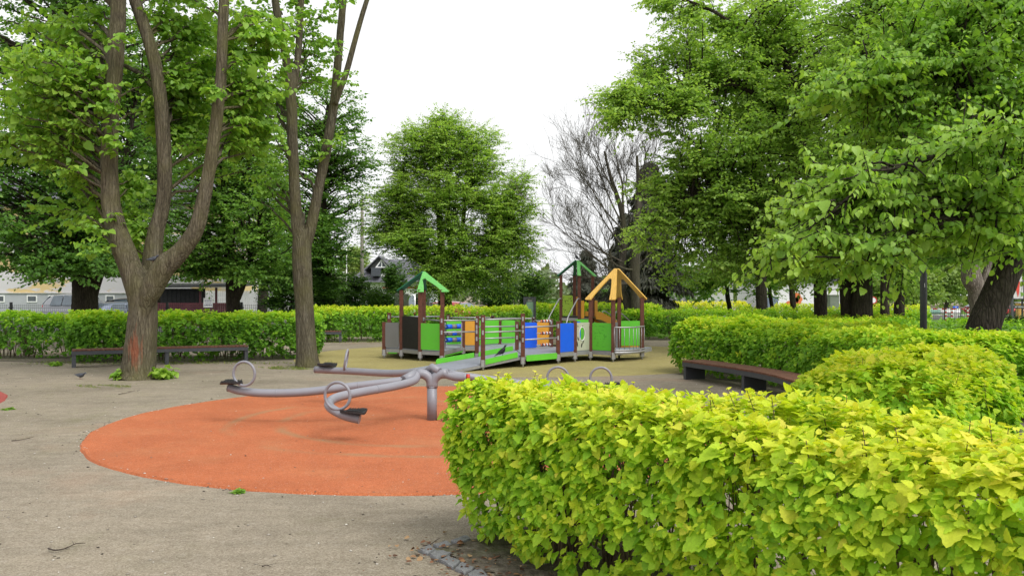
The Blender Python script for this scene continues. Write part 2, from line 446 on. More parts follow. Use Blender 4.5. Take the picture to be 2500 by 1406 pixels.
# ------------------------------------------------------------------ trees
def trunk_mesh(parent, stems, mat, n=20, ridge=.02, flare=.35, seed=0, name='trunk', extra=None, fuse=0.):
    """stems: list of control rows (x,y,z,r); the first one gets root flare. Bark ridges are real relief."""
    R = np.random.default_rng(seed); Vs, Ls, Ts, b = [], [], [], 0
    for si, st in enumerate(stems):
        st = np.array(st, float); L = np.linalg.norm(np.diff(st[:, :3], axis=0), axis=1).sum()
        k = max(6, int(L/.14)); k = min(k, 90)
        p = smooth_path(st, k); pts, r = p[:, :3].copy(), p[:, 3].copy()
        pts[1:-1, :2] += np.cumsum(R.normal(0, .004, (k-2, 2)), 0)*.5
        t = unit(np.gradient(pts, axis=0)); ref = V3(.3, 1, .1)
        x = unit(np.cross(t, ref)); y = np.cross(t, x)
        a = np.arange(n)*2*math.pi/n
        ph = R.uniform(0, 7, 8)
        zz = np.arange(k)[:, None]*L/k
        rel = np.zeros((k, n))
        for q in range(5):
            fr = R.integers(3, 10); rel += np.sin(a[None]*fr+ph[q]+np.sin(zz*R.uniform(.3, 1.2)+ph[q+2])*1.4)*ridge/2.2
        rel += R.normal(0, ridge*.25, (k, n))+np.sin(zz*2.1+ph[7])*ridge*.5
        if si == 0 and flare:
            g = np.exp(-zz/.22); rel += g*(flare*.55+flare*.7*np.abs(np.sin(a[None]*2.5+ph[0]))**1.5)
        for q in range(int(L*1.1)):
            ka, kz, kr = R.uniform(0, 6.28), R.uniform(.4, L), R.uniform(.10, .26); da = np.abs((a[None]-ka+math.pi) % (2*math.pi)-math.pi); rel += .10*np.exp(-(da/(kr*2.2))**2-((zz-kz)/kr)**2)
        rr = r[:, None]*(1+rel)
        v = pts[:, None]+rr[..., None]*(np.cos(a)[None, :, None]*x[:, None]+np.sin(a)[None, :, None]*y[:, None])
        Vs.append(v.reshape(-1, 3))
        i, j = np.meshgrid(np.arange(k-1), np.arange(n), indexing='ij')
        Q = np.stack([i*n+j, i*n+(j+1) % n, (i+1)*n+(j+1) % n, (i+1)*n+j], -1).reshape(-1, 4)+b
        Ls.append(Q.ravel()); Ts.append(np.full(len(Q), 4)); b += k*n
    if extra:
        v, l, t_ = tubes_np(extra, 6); Vs.append(v); Ls.append(l+b); Ts.append(t_)
    o = np_mesh(name, np.concatenate(Vs), np.concatenate(Ls), np.concatenate(Ts), mat, parent, smooth=True)
    if fuse:
        me = o.data; bm = bmesh.new(); bm.from_mesh(me); bmesh.ops.holes_fill(bm, edges=[e_ for e_ in bm.edges if e_.is_boundary], sides=0); bm.to_mesh(me); bm.free()
        rm = o.modifiers.new('fuse', 'REMESH'); rm.mode = 'VOXEL'; rm.voxel_size = fuse; rm.use_smooth_shade = True
        sm = o.modifiers.new('soften', 'SMOOTH'); sm.iterations = 2; sm.factor = .5
    return o

def sprays(R, starts, dirs, lens, nl, size, hang=.35, upn=1.0, flat=.45, wide=.8):
    """flat leafy twigs: leaves alternate left and right along each"""
    k = len(starts); d = unit(dirs)
    s = (np.arange(nl)[None]+R.uniform(.1, .9, (k, nl)))/nl
    droop = R.uniform(.08, .28, (k, 1))
    pos = starts[:, None]+d[:, None]*(s*lens[:, None])[..., None]
    pos[..., 2] -= droop*lens[:, None]*s*s
    side = unit(np.cross(d, V3(0, 0, 1)))
    sg = np.where(np.arange(nl) % 2 == 0, 1., -1.)[None, :, None]
    A = d[:, None]*R.uniform(.25, .8, (k, nl, 1))+side[:, None]*sg*wide+R.normal(0, .28, (k, nl, 3))
    A[..., 2] -= hang*R.uniform(.4, 1.5, (k, nl))
    N = R.normal(0, flat, (k, nl, 3))+side[:, None]*sg*.25; N[..., 2] += upn
    S = size*np.exp(R.normal(-.05, .24, (k, nl)))*(1-.3*s*s)
    off = side[:, None]*sg*S[..., None]*.25
    return (pos+off).reshape(-1, 3), A.reshape(-1, 3), N.reshape(-1, 3), S.ravel(), s.ravel()

def tree(name, label, base, stems, blobs, mat, bark, cat='tree', group='trees around the playground', seed=1, size=.09, nl=14, slen=.6, per=14,
         hang=.35, tint=.45, tvar=.13, flat=.45, arch=.16, n=18, ridge=.02, flare=.3, twigs=True, thick=.016, rise=.5, up=.25, tpl=SIMPLE, zmin=2.3, extra_sprays=None, tside=0., clip=None, brmat=None, fuse=0.):
    """stems in world rows (x,y,z,r). blobs: (centre, radii, branches[, tint]) - where leafy branch ends lie"""
    R = np.random.default_rng(seed)
    e = thing(name, (*base[:2], 0.), label, cat, group)
    pool = np.vstack([smooth_path(np.array(s, float), 40) for s in stems]); pool = pool[pool[:, 2] >= min(zmin, pool[:, 2].max()*.5)]
    curves, P, A, N, S, T = [], [], [], [], [], []
    for bl in blobs:
        c, rad, nb = np.array(bl[0], float), np.array(bl[1], float), bl[2]; tb = bl[3] if len(bl) > 3 else 0.
        g = unit(R.normal(0, 1, (nb, 3)))*(R.random((nb, 1))**.42)
        tips = c+g*rad
        for tip in tips:
            if clip is not None and not clip(tip): continue
            dxy = np.linalg.norm(pool[:, :2]-tip[:2], axis=1)
            want = tip[2]-rise*dxy
            sc = dxy*1.0+np.abs(pool[:, 2]-want)*1.1+R.normal(0, .25, len(pool)); j = np.argmin(sc); b0 = pool[j, :3]; rb = pool[j, 3]
            L = np.linalg.norm(tip-b0)
            if L < .15: continue
            mid = (b0+tip)/2+V3(0, 0, arch*L)+R.normal(0, .07*L, 3)
            t = np.linspace(0, 1, 7)[:, None]
            cv = (1-t)**2*b0+2*t*(1-t)*mid+t*t*tip
            cv[1:-1] += R.normal(0, .02*L, (5, 3))
            r0 = min(rb*.55, max(.012, thick*L)); curves.append((cv, r0*(1-np.linspace(0, 1, 7))**.8+.004))
            m = max(3, int(per*R.uniform(.7, 1.3)))
            f = 1-(R.random(m)**1.25)*min(.75, 1.9/L); f[0] = 1.0
            st = np.column_stack([np.interp(f*6, np.arange(7), cv[:, q]) for q in range(3)])
            tg = unit(cv[6]-cv[4])
            dr = tg*R.uniform(.2, .9, (m, 1))+unit(R.normal(0, 1, (m, 3)))*.9
            dr[:, 2] = dr[:, 2]*.45+up
            ln = slen*R.uniform(.55, 1.25, m)
            st += R.normal(0, .06, st.shape)
            a = sprays(R, st, dr, ln, nl, size, hang, 1.0, flat)
            P.append(a[0]); A.append(a[1]); N.append(a[2]); S.append(a[3])
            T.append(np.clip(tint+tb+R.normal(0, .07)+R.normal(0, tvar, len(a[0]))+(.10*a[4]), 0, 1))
            if twigs:
                dn = unit(dr)
                for q in range(m):
                    e0 = st[q]; e1 = e0+dn[q]*ln[q]; e1 = e1-V3(0, 0, .12*ln[q])
                    curves.append((np.array([e0, (e0+e1)/2+V3(0, 0, .03*ln[q]), e1]), np.array([.006, .004, .002])))
    if extra_sprays:
        for (st, dr, ln, k, tt) in extra_sprays:
            a = sprays(R, st, dr, ln, k, size, hang, 1.0, flat)
            P.append(a[0]); A.append(a[1]); N.append(a[2]); S.append(a[3]); T.append(np.clip(tt+R.normal(0, tvar, len(a[0])), 0, 1))
    extra = [cc for cc in curves if cc[1][0] > .012]; tw = [cc for cc in curves if cc[1][0] <= .012]
    trunk_mesh(e, stems, bark, n, ridge, flare, seed, fuse=fuse)
    if extra: tubes_obj('branches', extra, bark, e, 6)
    cr = leaf_obj('crown', np.vstack(P), np.vstack(A), np.vstack(N), np.concatenate(S), tpl, mat, e, np.concatenate(T))
    if tw:
        tubes_obj('twigs', tw, brmat or bark, cr, 3)
    return e
def px_stem(rows, D, ox=0):
    """rows (x, y, width in px[, depth offset]) at distance D -> (x,y,z,r)"""
    out = []
    for r in rows:
        d = D+(r[3] if len(r) > 3 else 0); p = W(r[0], r[1], d); out.append((*p, r[2]/F*d/2))
    return out
def blob(x, y, D, rx, ry, rd, nb, t=0.):
    """ellipsoid centred on pixel (x,y) at distance D; rx, ry in px, rd in metres"""
    return (W(x, y, D), (rx/F*D, rd, ry/F*D), nb, t)
# ================================================================== camera, light, ground
cam = bpy.data.cameras.new('camera'); cam.sensor_width = 36; cam.lens = 36*F/2500
cam.shift_y = (HZ-703)/2500; cam.clip_end = 2000; cam.clip_start = .05
co = bpy.data.objects.new('camera', cam); COL.objects.link(co)
co.location = (0, 0, EYE); co.rotation_euler = (math.radians(90), 0, 0); SC.camera = co

SUN_EL, SUN_AZ = 52, 138        # azimuth from +Y towards +X: behind the viewer's right shoulder
w = bpy.data.worlds.new('World'); SC.world = w; w.use_nodes = True
wt = w.node_tree; wt.nodes.clear()
sky = wt.nodes.new('ShaderNodeTexSky'); sky.sky_type = 'NISHITA'; sky.sun_disc = False
sky.sun_elevation = math.radians(SUN_EL); sky.sun_rotation = math.radians(SUN_AZ)
sky.air_density = 1.0; sky.dust_density = 6.0; sky.ozone_density = 1.0; sky.altitude = 100
bw = wt.nodes.new('ShaderNodeRGBToBW'); pw = wt.nodes.new('ShaderNodeMath'); pw.operation = 'POWER'; pw.inputs[1].default_value = .32
mu = wt.nodes.new('ShaderNodeMath'); mu.operation = 'MULTIPLY'; mu.inputs[1].default_value = 4.6
# soft cloud deck: faint large mottling in the overcast
tc = wt.nodes.new('ShaderNodeTexCoord'); nz = wt.nodes.new('ShaderNodeTexNoise'); nz.inputs['Scale'].default_value = 2.2; nz.inputs['Detail'].default_value = 5
mr = wt.nodes.new('ShaderNodeMapRange'); mr.inputs['To Min'].default_value = .9; mr.inputs['To Max'].default_value = 1.08
m2 = wt.nodes.new('ShaderNodeMath'); m2.operation = 'MULTIPLY'
mixc = wt.nodes.new('ShaderNodeMix'); mixc.data_type = 'RGBA'; mixc.blend_type = 'MULTIPLY'; mixc.inputs[0].default_value = 1
mixc.inputs[7].default_value = (.985, .995, 1.0, 1)
bg = wt.nodes.new('ShaderNodeBackground'); bg.inputs['Strength'].default_value = .12
wo = wt.nodes.new('ShaderNodeOutputWorld')
L_ = wt.links.new
L_(sky.outputs[0], bw.inputs[0]); L_(bw.outputs[0], pw.inputs[0]); L_(pw.outputs[0], mu.inputs[0])
L_(tc.outputs['Generated'], nz.inputs['Vector']); L_(nz.outputs['Fac'], mr.inputs['Value'])
mx = wt.nodes.new('ShaderNodeMath'); mx.operation = 'MAXIMUM'; mx.inputs[1].default_value = 5.5
L_(mu.outputs[0], mx.inputs[0]); L_(mx.outputs[0], m2.inputs[0]); L_(mr.outputs[0], m2.inputs[1]); L_(m2.outputs[0], mixc.inputs[6])
L_(mixc.outputs[2], bg.inputs['Color']); L_(bg.outputs[0], wo.inputs['Surface'])
sl = bpy.data.lights.new('sun', 'SUN'); sl.energy = 1.5; sl.angle = math.radians(28); sl.color = (1, .965, .91)
so = bpy.data.objects.new('sun', sl); COL.objects.link(so)
el, az = math.radians(SUN_EL), math.radians(SUN_AZ)
sd = Vector((math.sin(az)*math.cos(el), math.cos(az)*math.cos(el), math.sin(el)))
so.rotation_euler = sd.to_track_quat('Z', 'Y').to_euler(); so.location = (0, -5, 30)
SC.view_settings.view_transform = 'Standard'; SC.view_settings.look = 'None'
SC.view_settings.exposure = 0.68; SC.view_settings.gamma = 1
SC.render.engine = 'CYCLES'
SC.cycles.max_bounces = 9; SC.cycles.diffuse_bounces = 6; SC.cycles.transmission_bounces = 7; SC.cycles.glossy_bounces = 2
SC.cycles.use_denoising = True; SC.cycles.caustics_reflective = False; SC.cycles.caustics_refractive = False

# ---- ground -----------------------------------------------------------------------
def struct(o):
    o['kind'] = 'structure'; return o
def gravel():
    t = NT('gravel'); v = t.coord()
    vo = t.n('ShaderNodeTexVoronoi'); vo.inputs['Scale'].default_value = 105; t.l(v, vo.inputs['Vector'])
    vg = t.n('ShaderNodeTexVoronoi'); vg.inputs['Scale'].default_value = 28; t.l(v, vg.inputs['Vector'])
    grain = t.n('ShaderNodeSeparateColor'); t.l(vo.outputs['Color'], grain.inputs[0])
    g2 = t.n('ShaderNodeSeparateColor'); t.l(vg.outputs['Color'], g2.inputs[0])
    c = t.ramp(grain.outputs[0], [(0, (.195,.16,.12)), (.35, (.248,.21,.16)), (.75, (.288,.248,.192)), (1, (.345,.305,.245))])
    big = t.noise(v, .5, 7, .62)
    c = t.mixc(1.0, c, t.ramp(big, [(.28, (.66,.65,.63)), (.5, (.97,.97,.96)), (.72, (1.14,1.13,1.11))]), 'MULTIPLY')
    mid = t.noise(v, 5, 6, .7)
    c = t.mixc(1.0, c, t.ramp(mid, [(.3, (.86,.86,.85)), (.6, (1.04,1.04,1.04))]), 'MULTIPLY')
    # streaks raked/washed along x
    st = t.noise(t.mapping(v, (.8, 4.5, 1), rot=(0, 0, .1)), 1.6, 5, .65)
    c = t.mixc(1.0, c, t.ramp(st, [(.34, (.88,.88,.87)), (.56, (1.02,1.02,1.02))]), 'MULTIPLY')
    # moss / algae film in patches
    ms = t.math('MULTIPLY', t.ramp(t.noise(v, .22, 6, .65), [(.5, (0,0,0)), (.68, (1,1,1))]), t.ramp(t.noise(v, 3.5, 5), [(.4, (0,0,0)), (.7, (.7,.7,.7))]))
    c = t.mixc(t.math('MULTIPLY', ms, .55), c, (.15,.155,.05))
    # rubber dust carried off the orange surface
    od = t.math('MULTIPLY', t.ramp(t.noise(v, .33, 5, .6), [(.57, (0,0,0)), (.72, (1,1,1))]), .22)
    c = t.mixc(od, c, (.42,.20,.11))
    # pale chips
    ch = t.math('GREATER_THAN', g2.outputs[1], .965)
    c = t.mixc(t.math('MULTIPLY', ch, .12), c, (.45,.42,.37))
    h = t.math('ADD', t.math('MULTIPLY', vo.outputs['Distance'], -1.0), t.math('MULTIPLY', mid, 1.2))
    t.pbr(c, .93, t.bump(h, .55, .012), 0, .2)
    return t.m
def rubber(name, cols, speck, worn=None, wamt=.5, scale=150):
    t = NT(name); v = t.coord()
    vo = t.n('ShaderNodeTexVoronoi'); vo.inputs['Scale'].default_value = scale; t.l(v, vo.inputs['Vector'])
    s = t.n('ShaderNodeSeparateColor'); t.l(vo.outputs['Color'], s.inputs[0])
    c = t.ramp(s.outputs[0], [(0, cols[0]), (.45, cols[1]), (1, cols[2])])
    c = t.mixc(1.0, c, t.ramp(t.noise(v, 1.1, 6, .6), [(.3, (.86,.84,.82)), (.7, (1.08,1.08,1.08))]), 'MULTIPLY')
    c = t.mixc(1.0, c, t.ramp(t.noise(v, 9, 5, .7), [(.3, (.90,.90,.90)), (.7, (1.05,1.05,1.05))]), 'MULTIPLY')
    if worn:
        c = worn(t, v, c)
    pl = t.math('MULTIPLY', t.math('GREATER_THAN', s.outputs[1], .985), .55)
    c = t.mixc(pl, c, speck)
    t.pbr(c, .85, t.bump(t.math('MULTIPLY', vo.outputs['Distance'], -1), .5, .006), 0, .25)
    return t.m
CX, CY, CR = -1.07, 11.4, 4.19       # centre and radius of the orange circle
M_GRAVEL = gravel()
def quad_obj(name, pts, mat, z):
    me = bpy.data.meshes.new(name); me.from_pydata([(p[0], p[1], z) for p in pts], [], [tuple(range(len(pts)))]); me.update()
    return struct(link_mesh(name, me, mat, None))
quad_obj('ground', [(-700,-60),(700,-60),(700,1100),(-700,1100)], M_GRAVEL, 0)
def disc_obj(name, cx, cy, rx, ry, mat, z, wob=.03, n=180, seed=0):
    R = np.random.default_rng(seed); a = np.arange(n)*2*math.pi/n
    ph = R.uniform(0, 7, 12)
    w_ = sum(np.sin(a*k+ph[i])/k**.6 for i, k in enumerate((3, 5, 9, 14, 23, 31, 44)))*wob+R.normal(0, wob*.2, n)
    me = bpy.data.meshes.new(name)
    pts = [(cx+(rx+q)*math.cos(t), cy+(ry+q)*math.sin(t), z) for t, q in zip(a, w_)]
    rim = [(x+(x-cx)*.004, y+(y-cy)*.004, 0) for x, y, _ in pts]
    me.from_pydata(pts+rim, [], [tuple(range(n))]+[(i, n+i, n+(i+1) % n, (i+1) % n) for i in range(n)]); me.update()
    return struct(link_mesh(name, me, mat, None))
def worn_orange(t, v, c):
    m = t.mapping(v, (1, 1, 0), (-CX, -CY, 0)); ln = t.n('ShaderNodeVectorMath', operation='LENGTH'); t.l(m, ln.inputs[0])
    nz_ = t.noise(v, .9, 5); rad = t.math('ADD', ln.outputs['Value'], t.math('MULTIPLY', nz_, .35))
    out = None
    for r0, wd in ((2.15, .11), (2.75, .10)):
        k = t.math('SUBTRACT', 1.0, t.math('MULTIPLY', t.math('ABSOLUTE', t.math('SUBTRACT', rad, r0)), 1/wd))
        k = t.math('MAXIMUM', k, 0.0); out = k if out is None else t.math('MAXIMUM', out, k)
    gate = t.ramp(t.noise(v, .55, 3), [(.43, (0,0,0)), (.56, (1,1,1))])
    c = t.mixc(t.math('MULTIPLY', t.math('MULTIPLY', out, gate), .72), c, (.27,.17,.085))
    c = t.mixc(t.math('MULTIPLY', t.ramp(t.noise(v, .7, 6, .65), [(.52, (0,0,0)), (.78, (1,1,1))]), .4), c, (.40,.21,.10))
    return c
M_ORANGE = rubber('orange_rubber', [(.30,.080,.030), (.41,.118,.044), (.50,.165,.072)], (.5,.38,.3), worn_orange)
def worn_tan(t, v, c):
    return t.mixc(t.math('MULTIPLY', t.ramp(t.noise(v, .6, 6, .65), [(.45, (0,0,0)), (.75, (1,1,1))]), .5), c, (.20,.17,.085))
M_TAN = rubber('ochre_rubber', [(.20,.165,.05), (.295,.25,.088), (.38,.335,.145)], (.5,.45,.33), worn_tan)
disc_obj('orange_safety_surface', CX, CY, CR, CR, M_ORANGE, .020, .022, seed=3)
disc_obj('ochre_safety_surface', .35, 23.4, 6.15, 5.9, M_TAN, .010, .02, seed=4)
def soil():
    t = NT('soil'); v = t.coord()
    c = t.ramp(t.noise(v, 14, 8, .7), [(.3, (.06,.05,.038)), (.52, (.13,.11,.085)), (.72, (.26,.23,.19))])
    c = t.mixc(t.math('MULTIPLY', t.ramp(t.noise(v, 2.2, 5), [(.5, (0,0,0)), (.65, (1,1,1))]), .5), c, (.085,.11,.03))
    t.pbr(c, .95, t.bump(t.noise(v, 45, 6), .8, .02), 0, .15); return t.m
M_SOIL = soil()
def turf(name, a, b, c_):
    t = NT(name); v = t.coord()
    c = t.ramp(t.noise(v, 30, 6, .7), [(.3, a), (.55, b), (.8, c_)])
    c = t.mixc(1.0, c, t.ramp(t.noise(v, .4, 4), [(.3, (.8,.82,.8)), (.7, (1.1,1.1,1.0))]), 'MULTIPLY')
    t.pbr(c, .9, t.bump(t.noise(v, 80, 3), .7, .03), 0, .2); return t.m
M_TURF = turf('turf', (.05,.10,.015), (.10,.20,.025), (.17,.28,.05))
M_ASPH = paint('asphalt', (.085,.083,.08), .9, .25, 3, bump=.3)
M_PAVE = paint('paving', (.42,.41,.39), .85, .12, 2, bump=.1)
def strip(name, path, wid, mat, z, seed=0):
    R = np.random.default_rng(seed); p = smooth_path(np.array(path, float), 60); d = unit(np.gradient(p, axis=0)); nl = np.column_stack([-d[:, 1], d[:, 0]])
    wv = np.full(60, wid) if np.isscalar(wid) else np.interp(np.linspace(0, 1, 60), np.linspace(0, 1, len(wid)), wid)
    l = p+nl*(wv+R.normal(0, .03, 60))[:, None]; r = p-nl*(wv+R.normal(0, .03, 60))[:, None]
    me = bpy.data.meshes.new(name)
    me.from_pydata([(x, y, z) for x, y in np.vstack([l, r])], [], [(i, i+1, 61+i, 60+i) for i in range(59)]); me.update()
    return struct(link_mesh(name, me, mat, None))
quad_obj('lawn', [(-60, 33.2), (60, 34.5), (80, 90), (-80, 90)], M_TURF, .004)
quad_obj('car_park', [(-34, 38.2), (-13, 38.2), (-13, 53), (-36, 53)], M_ASPH, .009)
quad_obj('street', [(14, 62), (70, 44), (76, 54), (20, 78)], M_ASPH, .009)

# scattered stones on the gravel: nobody could count them
def pebbles():
    R = np.random.default_rng(5); n = 1500
    y = 3.6+(R.random(n)**1.7)*26; x = R.uniform(-.62, .25, n)*y*1.02; ra = R.uniform(0, 6.283, 420); rr_ = CR+np.abs(R.normal(0, .10, 420))-.05; x[:420] = CX+rr_*np.cos(ra); y[:420] = CY+rr_*np.sin(ra)
    s = R.uniform(.005, .013, n)*(1+.02*y)
    base = np.array([(1,0,0),(-1,0,0),(0,1,0),(0,-1,0),(0,0,.62),(0,0,-.6)], float)
    tris = np.array([(0,2,4),(2,1,4),(1,3,4),(3,0,4),(2,0,5),(1,2,5),(3,1,5),(0,3,5)])
    a = R.uniform(0, 6.3, n); sc = np.column_stack([s*R.uniform(.7, 1.7, n), s*R.uniform(.6, 1.1, n), s*R.uniform(.4, .9, n)])
    q = base[None]*sc[:, None]*R.uniform(.8, 1.2, (n, 6, 1))
    vx0 = 0; vx = q[..., 0]*np.cos(a)[:, None]-q[..., 1]*np.sin(a)[:, None]+x[:, None]; vy = q[..., 0]*np.sin(a)[:, None]+q[..., 1]*np.cos(a)[:, None]+y[:, None]
    inn = ((x-CX)**2+(y-CY)**2 < CR**2) & (R.random(n) < .88); s = np.where(inn, 1e-4, s); sc = np.where(inn[:, None], 1e-4, sc); q = q*np.where(inn, 1e-3, 1.)[:, None, None]; z0 = np.where((x-CX)**2+(y-CY)**2 < CR**2, .021, .001); vz = q[..., 2]+z0[:, None]+s[:, None]*.2
    t = NT('stone'); at = t.n('ShaderNodeAttribute'); at.attribute_name = 'tint'
    t.pbr(t.ramp(at.outputs['Fac'], [(0, (.05,.042,.035)), (.3, (.16,.14,.11)), (.6, (.34,.31,.27)), (1, (.66,.62,.56))]), .9, None, 0, .2)
    o = np_mesh('pebbles', np.stack([vx, vy, vz], -1).reshape(-1, 3), (tris[None]+(np.arange(n)*6)[:, None, None]).ravel(), np.full(n*8, 3), t.m, None, np.repeat(R.random(n)**1.3, 6), smooth=True)
    tag(o, 'small loose stones scattered over the gravel and the orange circle', 'pebbles', kind='stuff')
pebbles()
M_GRASSB = leaf_mat('grass_blade', [(0, (.07,.13,.015)), (.5, (.16,.24,.025)), (1, (.34,.36,.06))], .3, .5)
def grass_patch(label, cx, cy, rx, ry, n, h, seed, z=0.0, ring=0.):
    R = np.random.default_rng(seed); a = R.uniform(0, 2*math.pi, n); r = np.sqrt(R.uniform(ring, 1, n)); r *= 1+.18*np.sin(a*3+seed)+.12*np.sin(a*7)
    P = np.column_stack([cx+rx*r*np.cos(a), cy+ry*r*np.sin(a), np.full(n, z)]); k = lumps(P[:, 0]*4, P[:, 1]*4, seed) > -.15; P = P[k]; n = len(P)
    A = R.normal(0, .6, (n, 3)); A[:, 2] = R.uniform(.25, 1, n); N = R.normal(0, 1, (n, 3)); N[:, 2] += .4
    o = leaf_obj('grass', P, A, N, h*R.uniform(.5, 1.3, n), BLADE, M_GRASSB, None, np.clip(R.normal(.5, .25, n), 0, 1))
    tag(o, label, 'grass', kind='stuff')
# ================================================================== playground equipment
M_STEEL = paint('painted_steel', (.215,.215,.245), .40, .05, 3, metal=.0, bump=.02, dirt=(.25,.23,.22), dirtamt=.3, spec=.5)
M_GALV = paint('galvanised_steel', (.34,.34,.35), .42, .1, 12, metal=.45, bump=.03)
M_POST = paint('brown_post', (.10,.030,.016), .6, .3, 9, bump=.25, dirt=(.16,.10,.07), dirtamt=.35)
M_PGREEN = paint('green_panel', (.115,.50,.035), .42, .04, 3, bump=.04, dirtamt=.2)
M_RGREEN = paint('pale_green_roof', (.16,.52,.13), .45, .1, 10, bump=.1, dirtamt=.18)
M_RGREEN_SHADED = paint('shaded_green_roof', (.012,.13,.065), .5, .08, 6, dirtamt=.1)  # shade on the away-facing roof boards, put into a darker green
M_LIMEP = paint('lime_panel', (.36,.55,.055), .45, .05, 4, dirtamt=.12)
M_ORANGEP = paint('orange_panel', (.62,.29,.028), .45, .05, 4, dirtamt=.12)
M_BLUE = paint('blue_panel', (.010,.105,.70), .4, .05, 4, dirtamt=.08)
M_GREYP = paint('grey_panel', (.165,.165,.165), .5, .05, 5, dirtamt=.15)
M_BEIGE = paint('beige_panel', (.42,.43,.34), .5, .05, 5, dirtamt=.15)
M_BLACKP = paint('chalk_board', (.012,.011,.010), .65, .2, 6, dirtamt=.05)
M_DECK = paint('ramp_board', (.215,.23,.27), .6, .1, 5, bump=.1, dirt=(.22,.22,.23), dirtamt=.4)
M_BLACK = paint('black_rubber', (.018,.018,.020), .55, .2, 20, bump=.1, dirtamt=.15)
M_RED = paint('red_cap', (.45,.035,.02), .45, .1, 8)
M_ORB = paint('orange_bead', (.62,.17,.05), .45, .08, 8)
M_PURB = paint('purple_bead', (.11,.045,.09), .45, .08, 8)
M_WHITE = paint('white_paint', (.74,.74,.73), .5, .04, 4, dirtamt=.12)

def ywood(name, col, dk):
    t = NT(name); v = t.coord()
    wv = t.n('ShaderNodeTexWave', wave_type='BANDS', bands_direction='X'); wv.inputs['Scale'].default_value = 7; wv.inputs['Distortion'].default_value = 5
    wv.inputs['Detail'].default_value = 3; t.l(v, wv.inputs['Vector'])
    k = t.ramp(wv.outputs['Fac'], [(0, (1,1,1)), (.09, (0,0,0))])
    c = t.mixc(t.math('MULTIPLY', k, .5), col, dk)
    c = t.mixc(1.0, c, t.ramp(t.noise(v, 8, 5), [(.3, (.9,.9,.9)), (.7, (1.06,1.06,1.06))]), 'MULTIPLY')
    t.pbr(c, .5, t.bump(k, .2, -.004)); return t.m
M_YWOOD = ywood('yellow_roof', (.66,.40,.085), (.30,.16,.03))

# ---- the carousel -----------------------------------------------------------------
car = thing('playground_carousel', (CX, CY, .02), 'grey steel playground carousel with curved pipe arms on the orange circle', 'carousel')
b = MB(); hub = V3(CX, CY, 0)
zt = ZY(912, CY)                       # height of the horizontal pipes
b.lathe([(.066, 0.02), (.066, .46)], hub, 24); b.lathe([(.069, .455), (.069, .47)], hub, 24)
b.build('post', M_STEEL, car)
b = MB()
for sx in (-1, 1):
    pts = [hub+V3(sx*.012, 0, .45)]
    for a in np.linspace(0, 90, 9):
        q = math.radians(a); pts.append(hub+V3(sx*(.14-.14*math.cos(q)+.012), 0, zt-.14+.14*math.sin(q)))
    pts.append(hub+V3(sx*.21, -.01, zt)); b.tube(pts, .064, 20)
    b.tube([hub+V3(sx*.205, -.01, zt), hub+V3(sx*.222, -.01, zt)], .067, 20)
b.build('fork', M_STEEL, car)
b = MB(); b.tube([hub+V3(-.09, .12, zt+.0), hub+V3(.0, .05, zt+.085), hub+V3(.10, -.02, zt+.03)], .052, 16); b.build('top_joint', M_STEEL, car)
def seat_mb(p, d):
    """black ribbed saddle with two wings, at p, pointing along d"""
    d = unit(V3(d[0], d[1], 0)); s = V3(-d[1], d[0], 0); m = MB()
    for k in (-1, 1):
        out = [(-.14, 0), (-.11, .10*k), (-.02, .105*k), (.03, .15*k), (.10, .14*k), (.14, .05*k), (.15, 0)]
        lo = [p+d*a+s*w_+V3(0, 0, abs(w_)*.22-.012) for a, w_ in out]; hi = [q+V3(0, 0, .024) for q in lo]
        n_ = len(out); fs = [tuple(range(n_)), tuple(range(2*n_-1, n_-1, -1))]+[(i, (i+1) % n_, n_+(i+1) % n_, n_+i) for i in range(n_)]
        m.add(lo+hi, fs)
    for i in range(7):
        a = -.1+i*.034
        m.tube([p+d*a-s*.11+V3(0, 0, .045), p+d*a+V3(0, 0, .022), p+d*a+s*.11+V3(0, 0, .045)], .005, 5)
    return m
def ring_mb(c, d, R_, r_=.0175, tilt=0.):
    d = unit(V3(d[0], d[1], 0)); up = unit(V3(0, 0, 1)+d*tilt); m = MB()
    s = unit(np.cross(d, up)) if True else d
    pts = [c+s*R_*math.cos(t)+up*R_*math.sin(t) for t in np.linspace(0, 2*math.pi, 41)]
    return m.tube(pts, r_, 10, caps=False)
R0 = .155
def carousel_arm(path, r, ring_c, ring_d, seat_p, seat_d, tilt=0., red=None):
    p = smooth_path(np.array(path), 36); m = MB().tube(p, r, 18)
    for i in (14, 24): m.tube([p[i]-(p[i+1]-p[i])*.06, p[i]+(p[i+1]-p[i])*.06], r*1.03, 18)
    m.tube([p[0]+(p[0]-p[1])*.05, p[0]], r*1.06, 18); o = m.build('arm', M_STEEL, car)
    ring_mb(np.array(ring_c), ring_d, R0, tilt=tilt).build('handle_ring', M_STEEL, o)
    seat_mb(np.array(seat_p), seat_d).build('seat', M_BLACK, o)
    return o
zl = zt
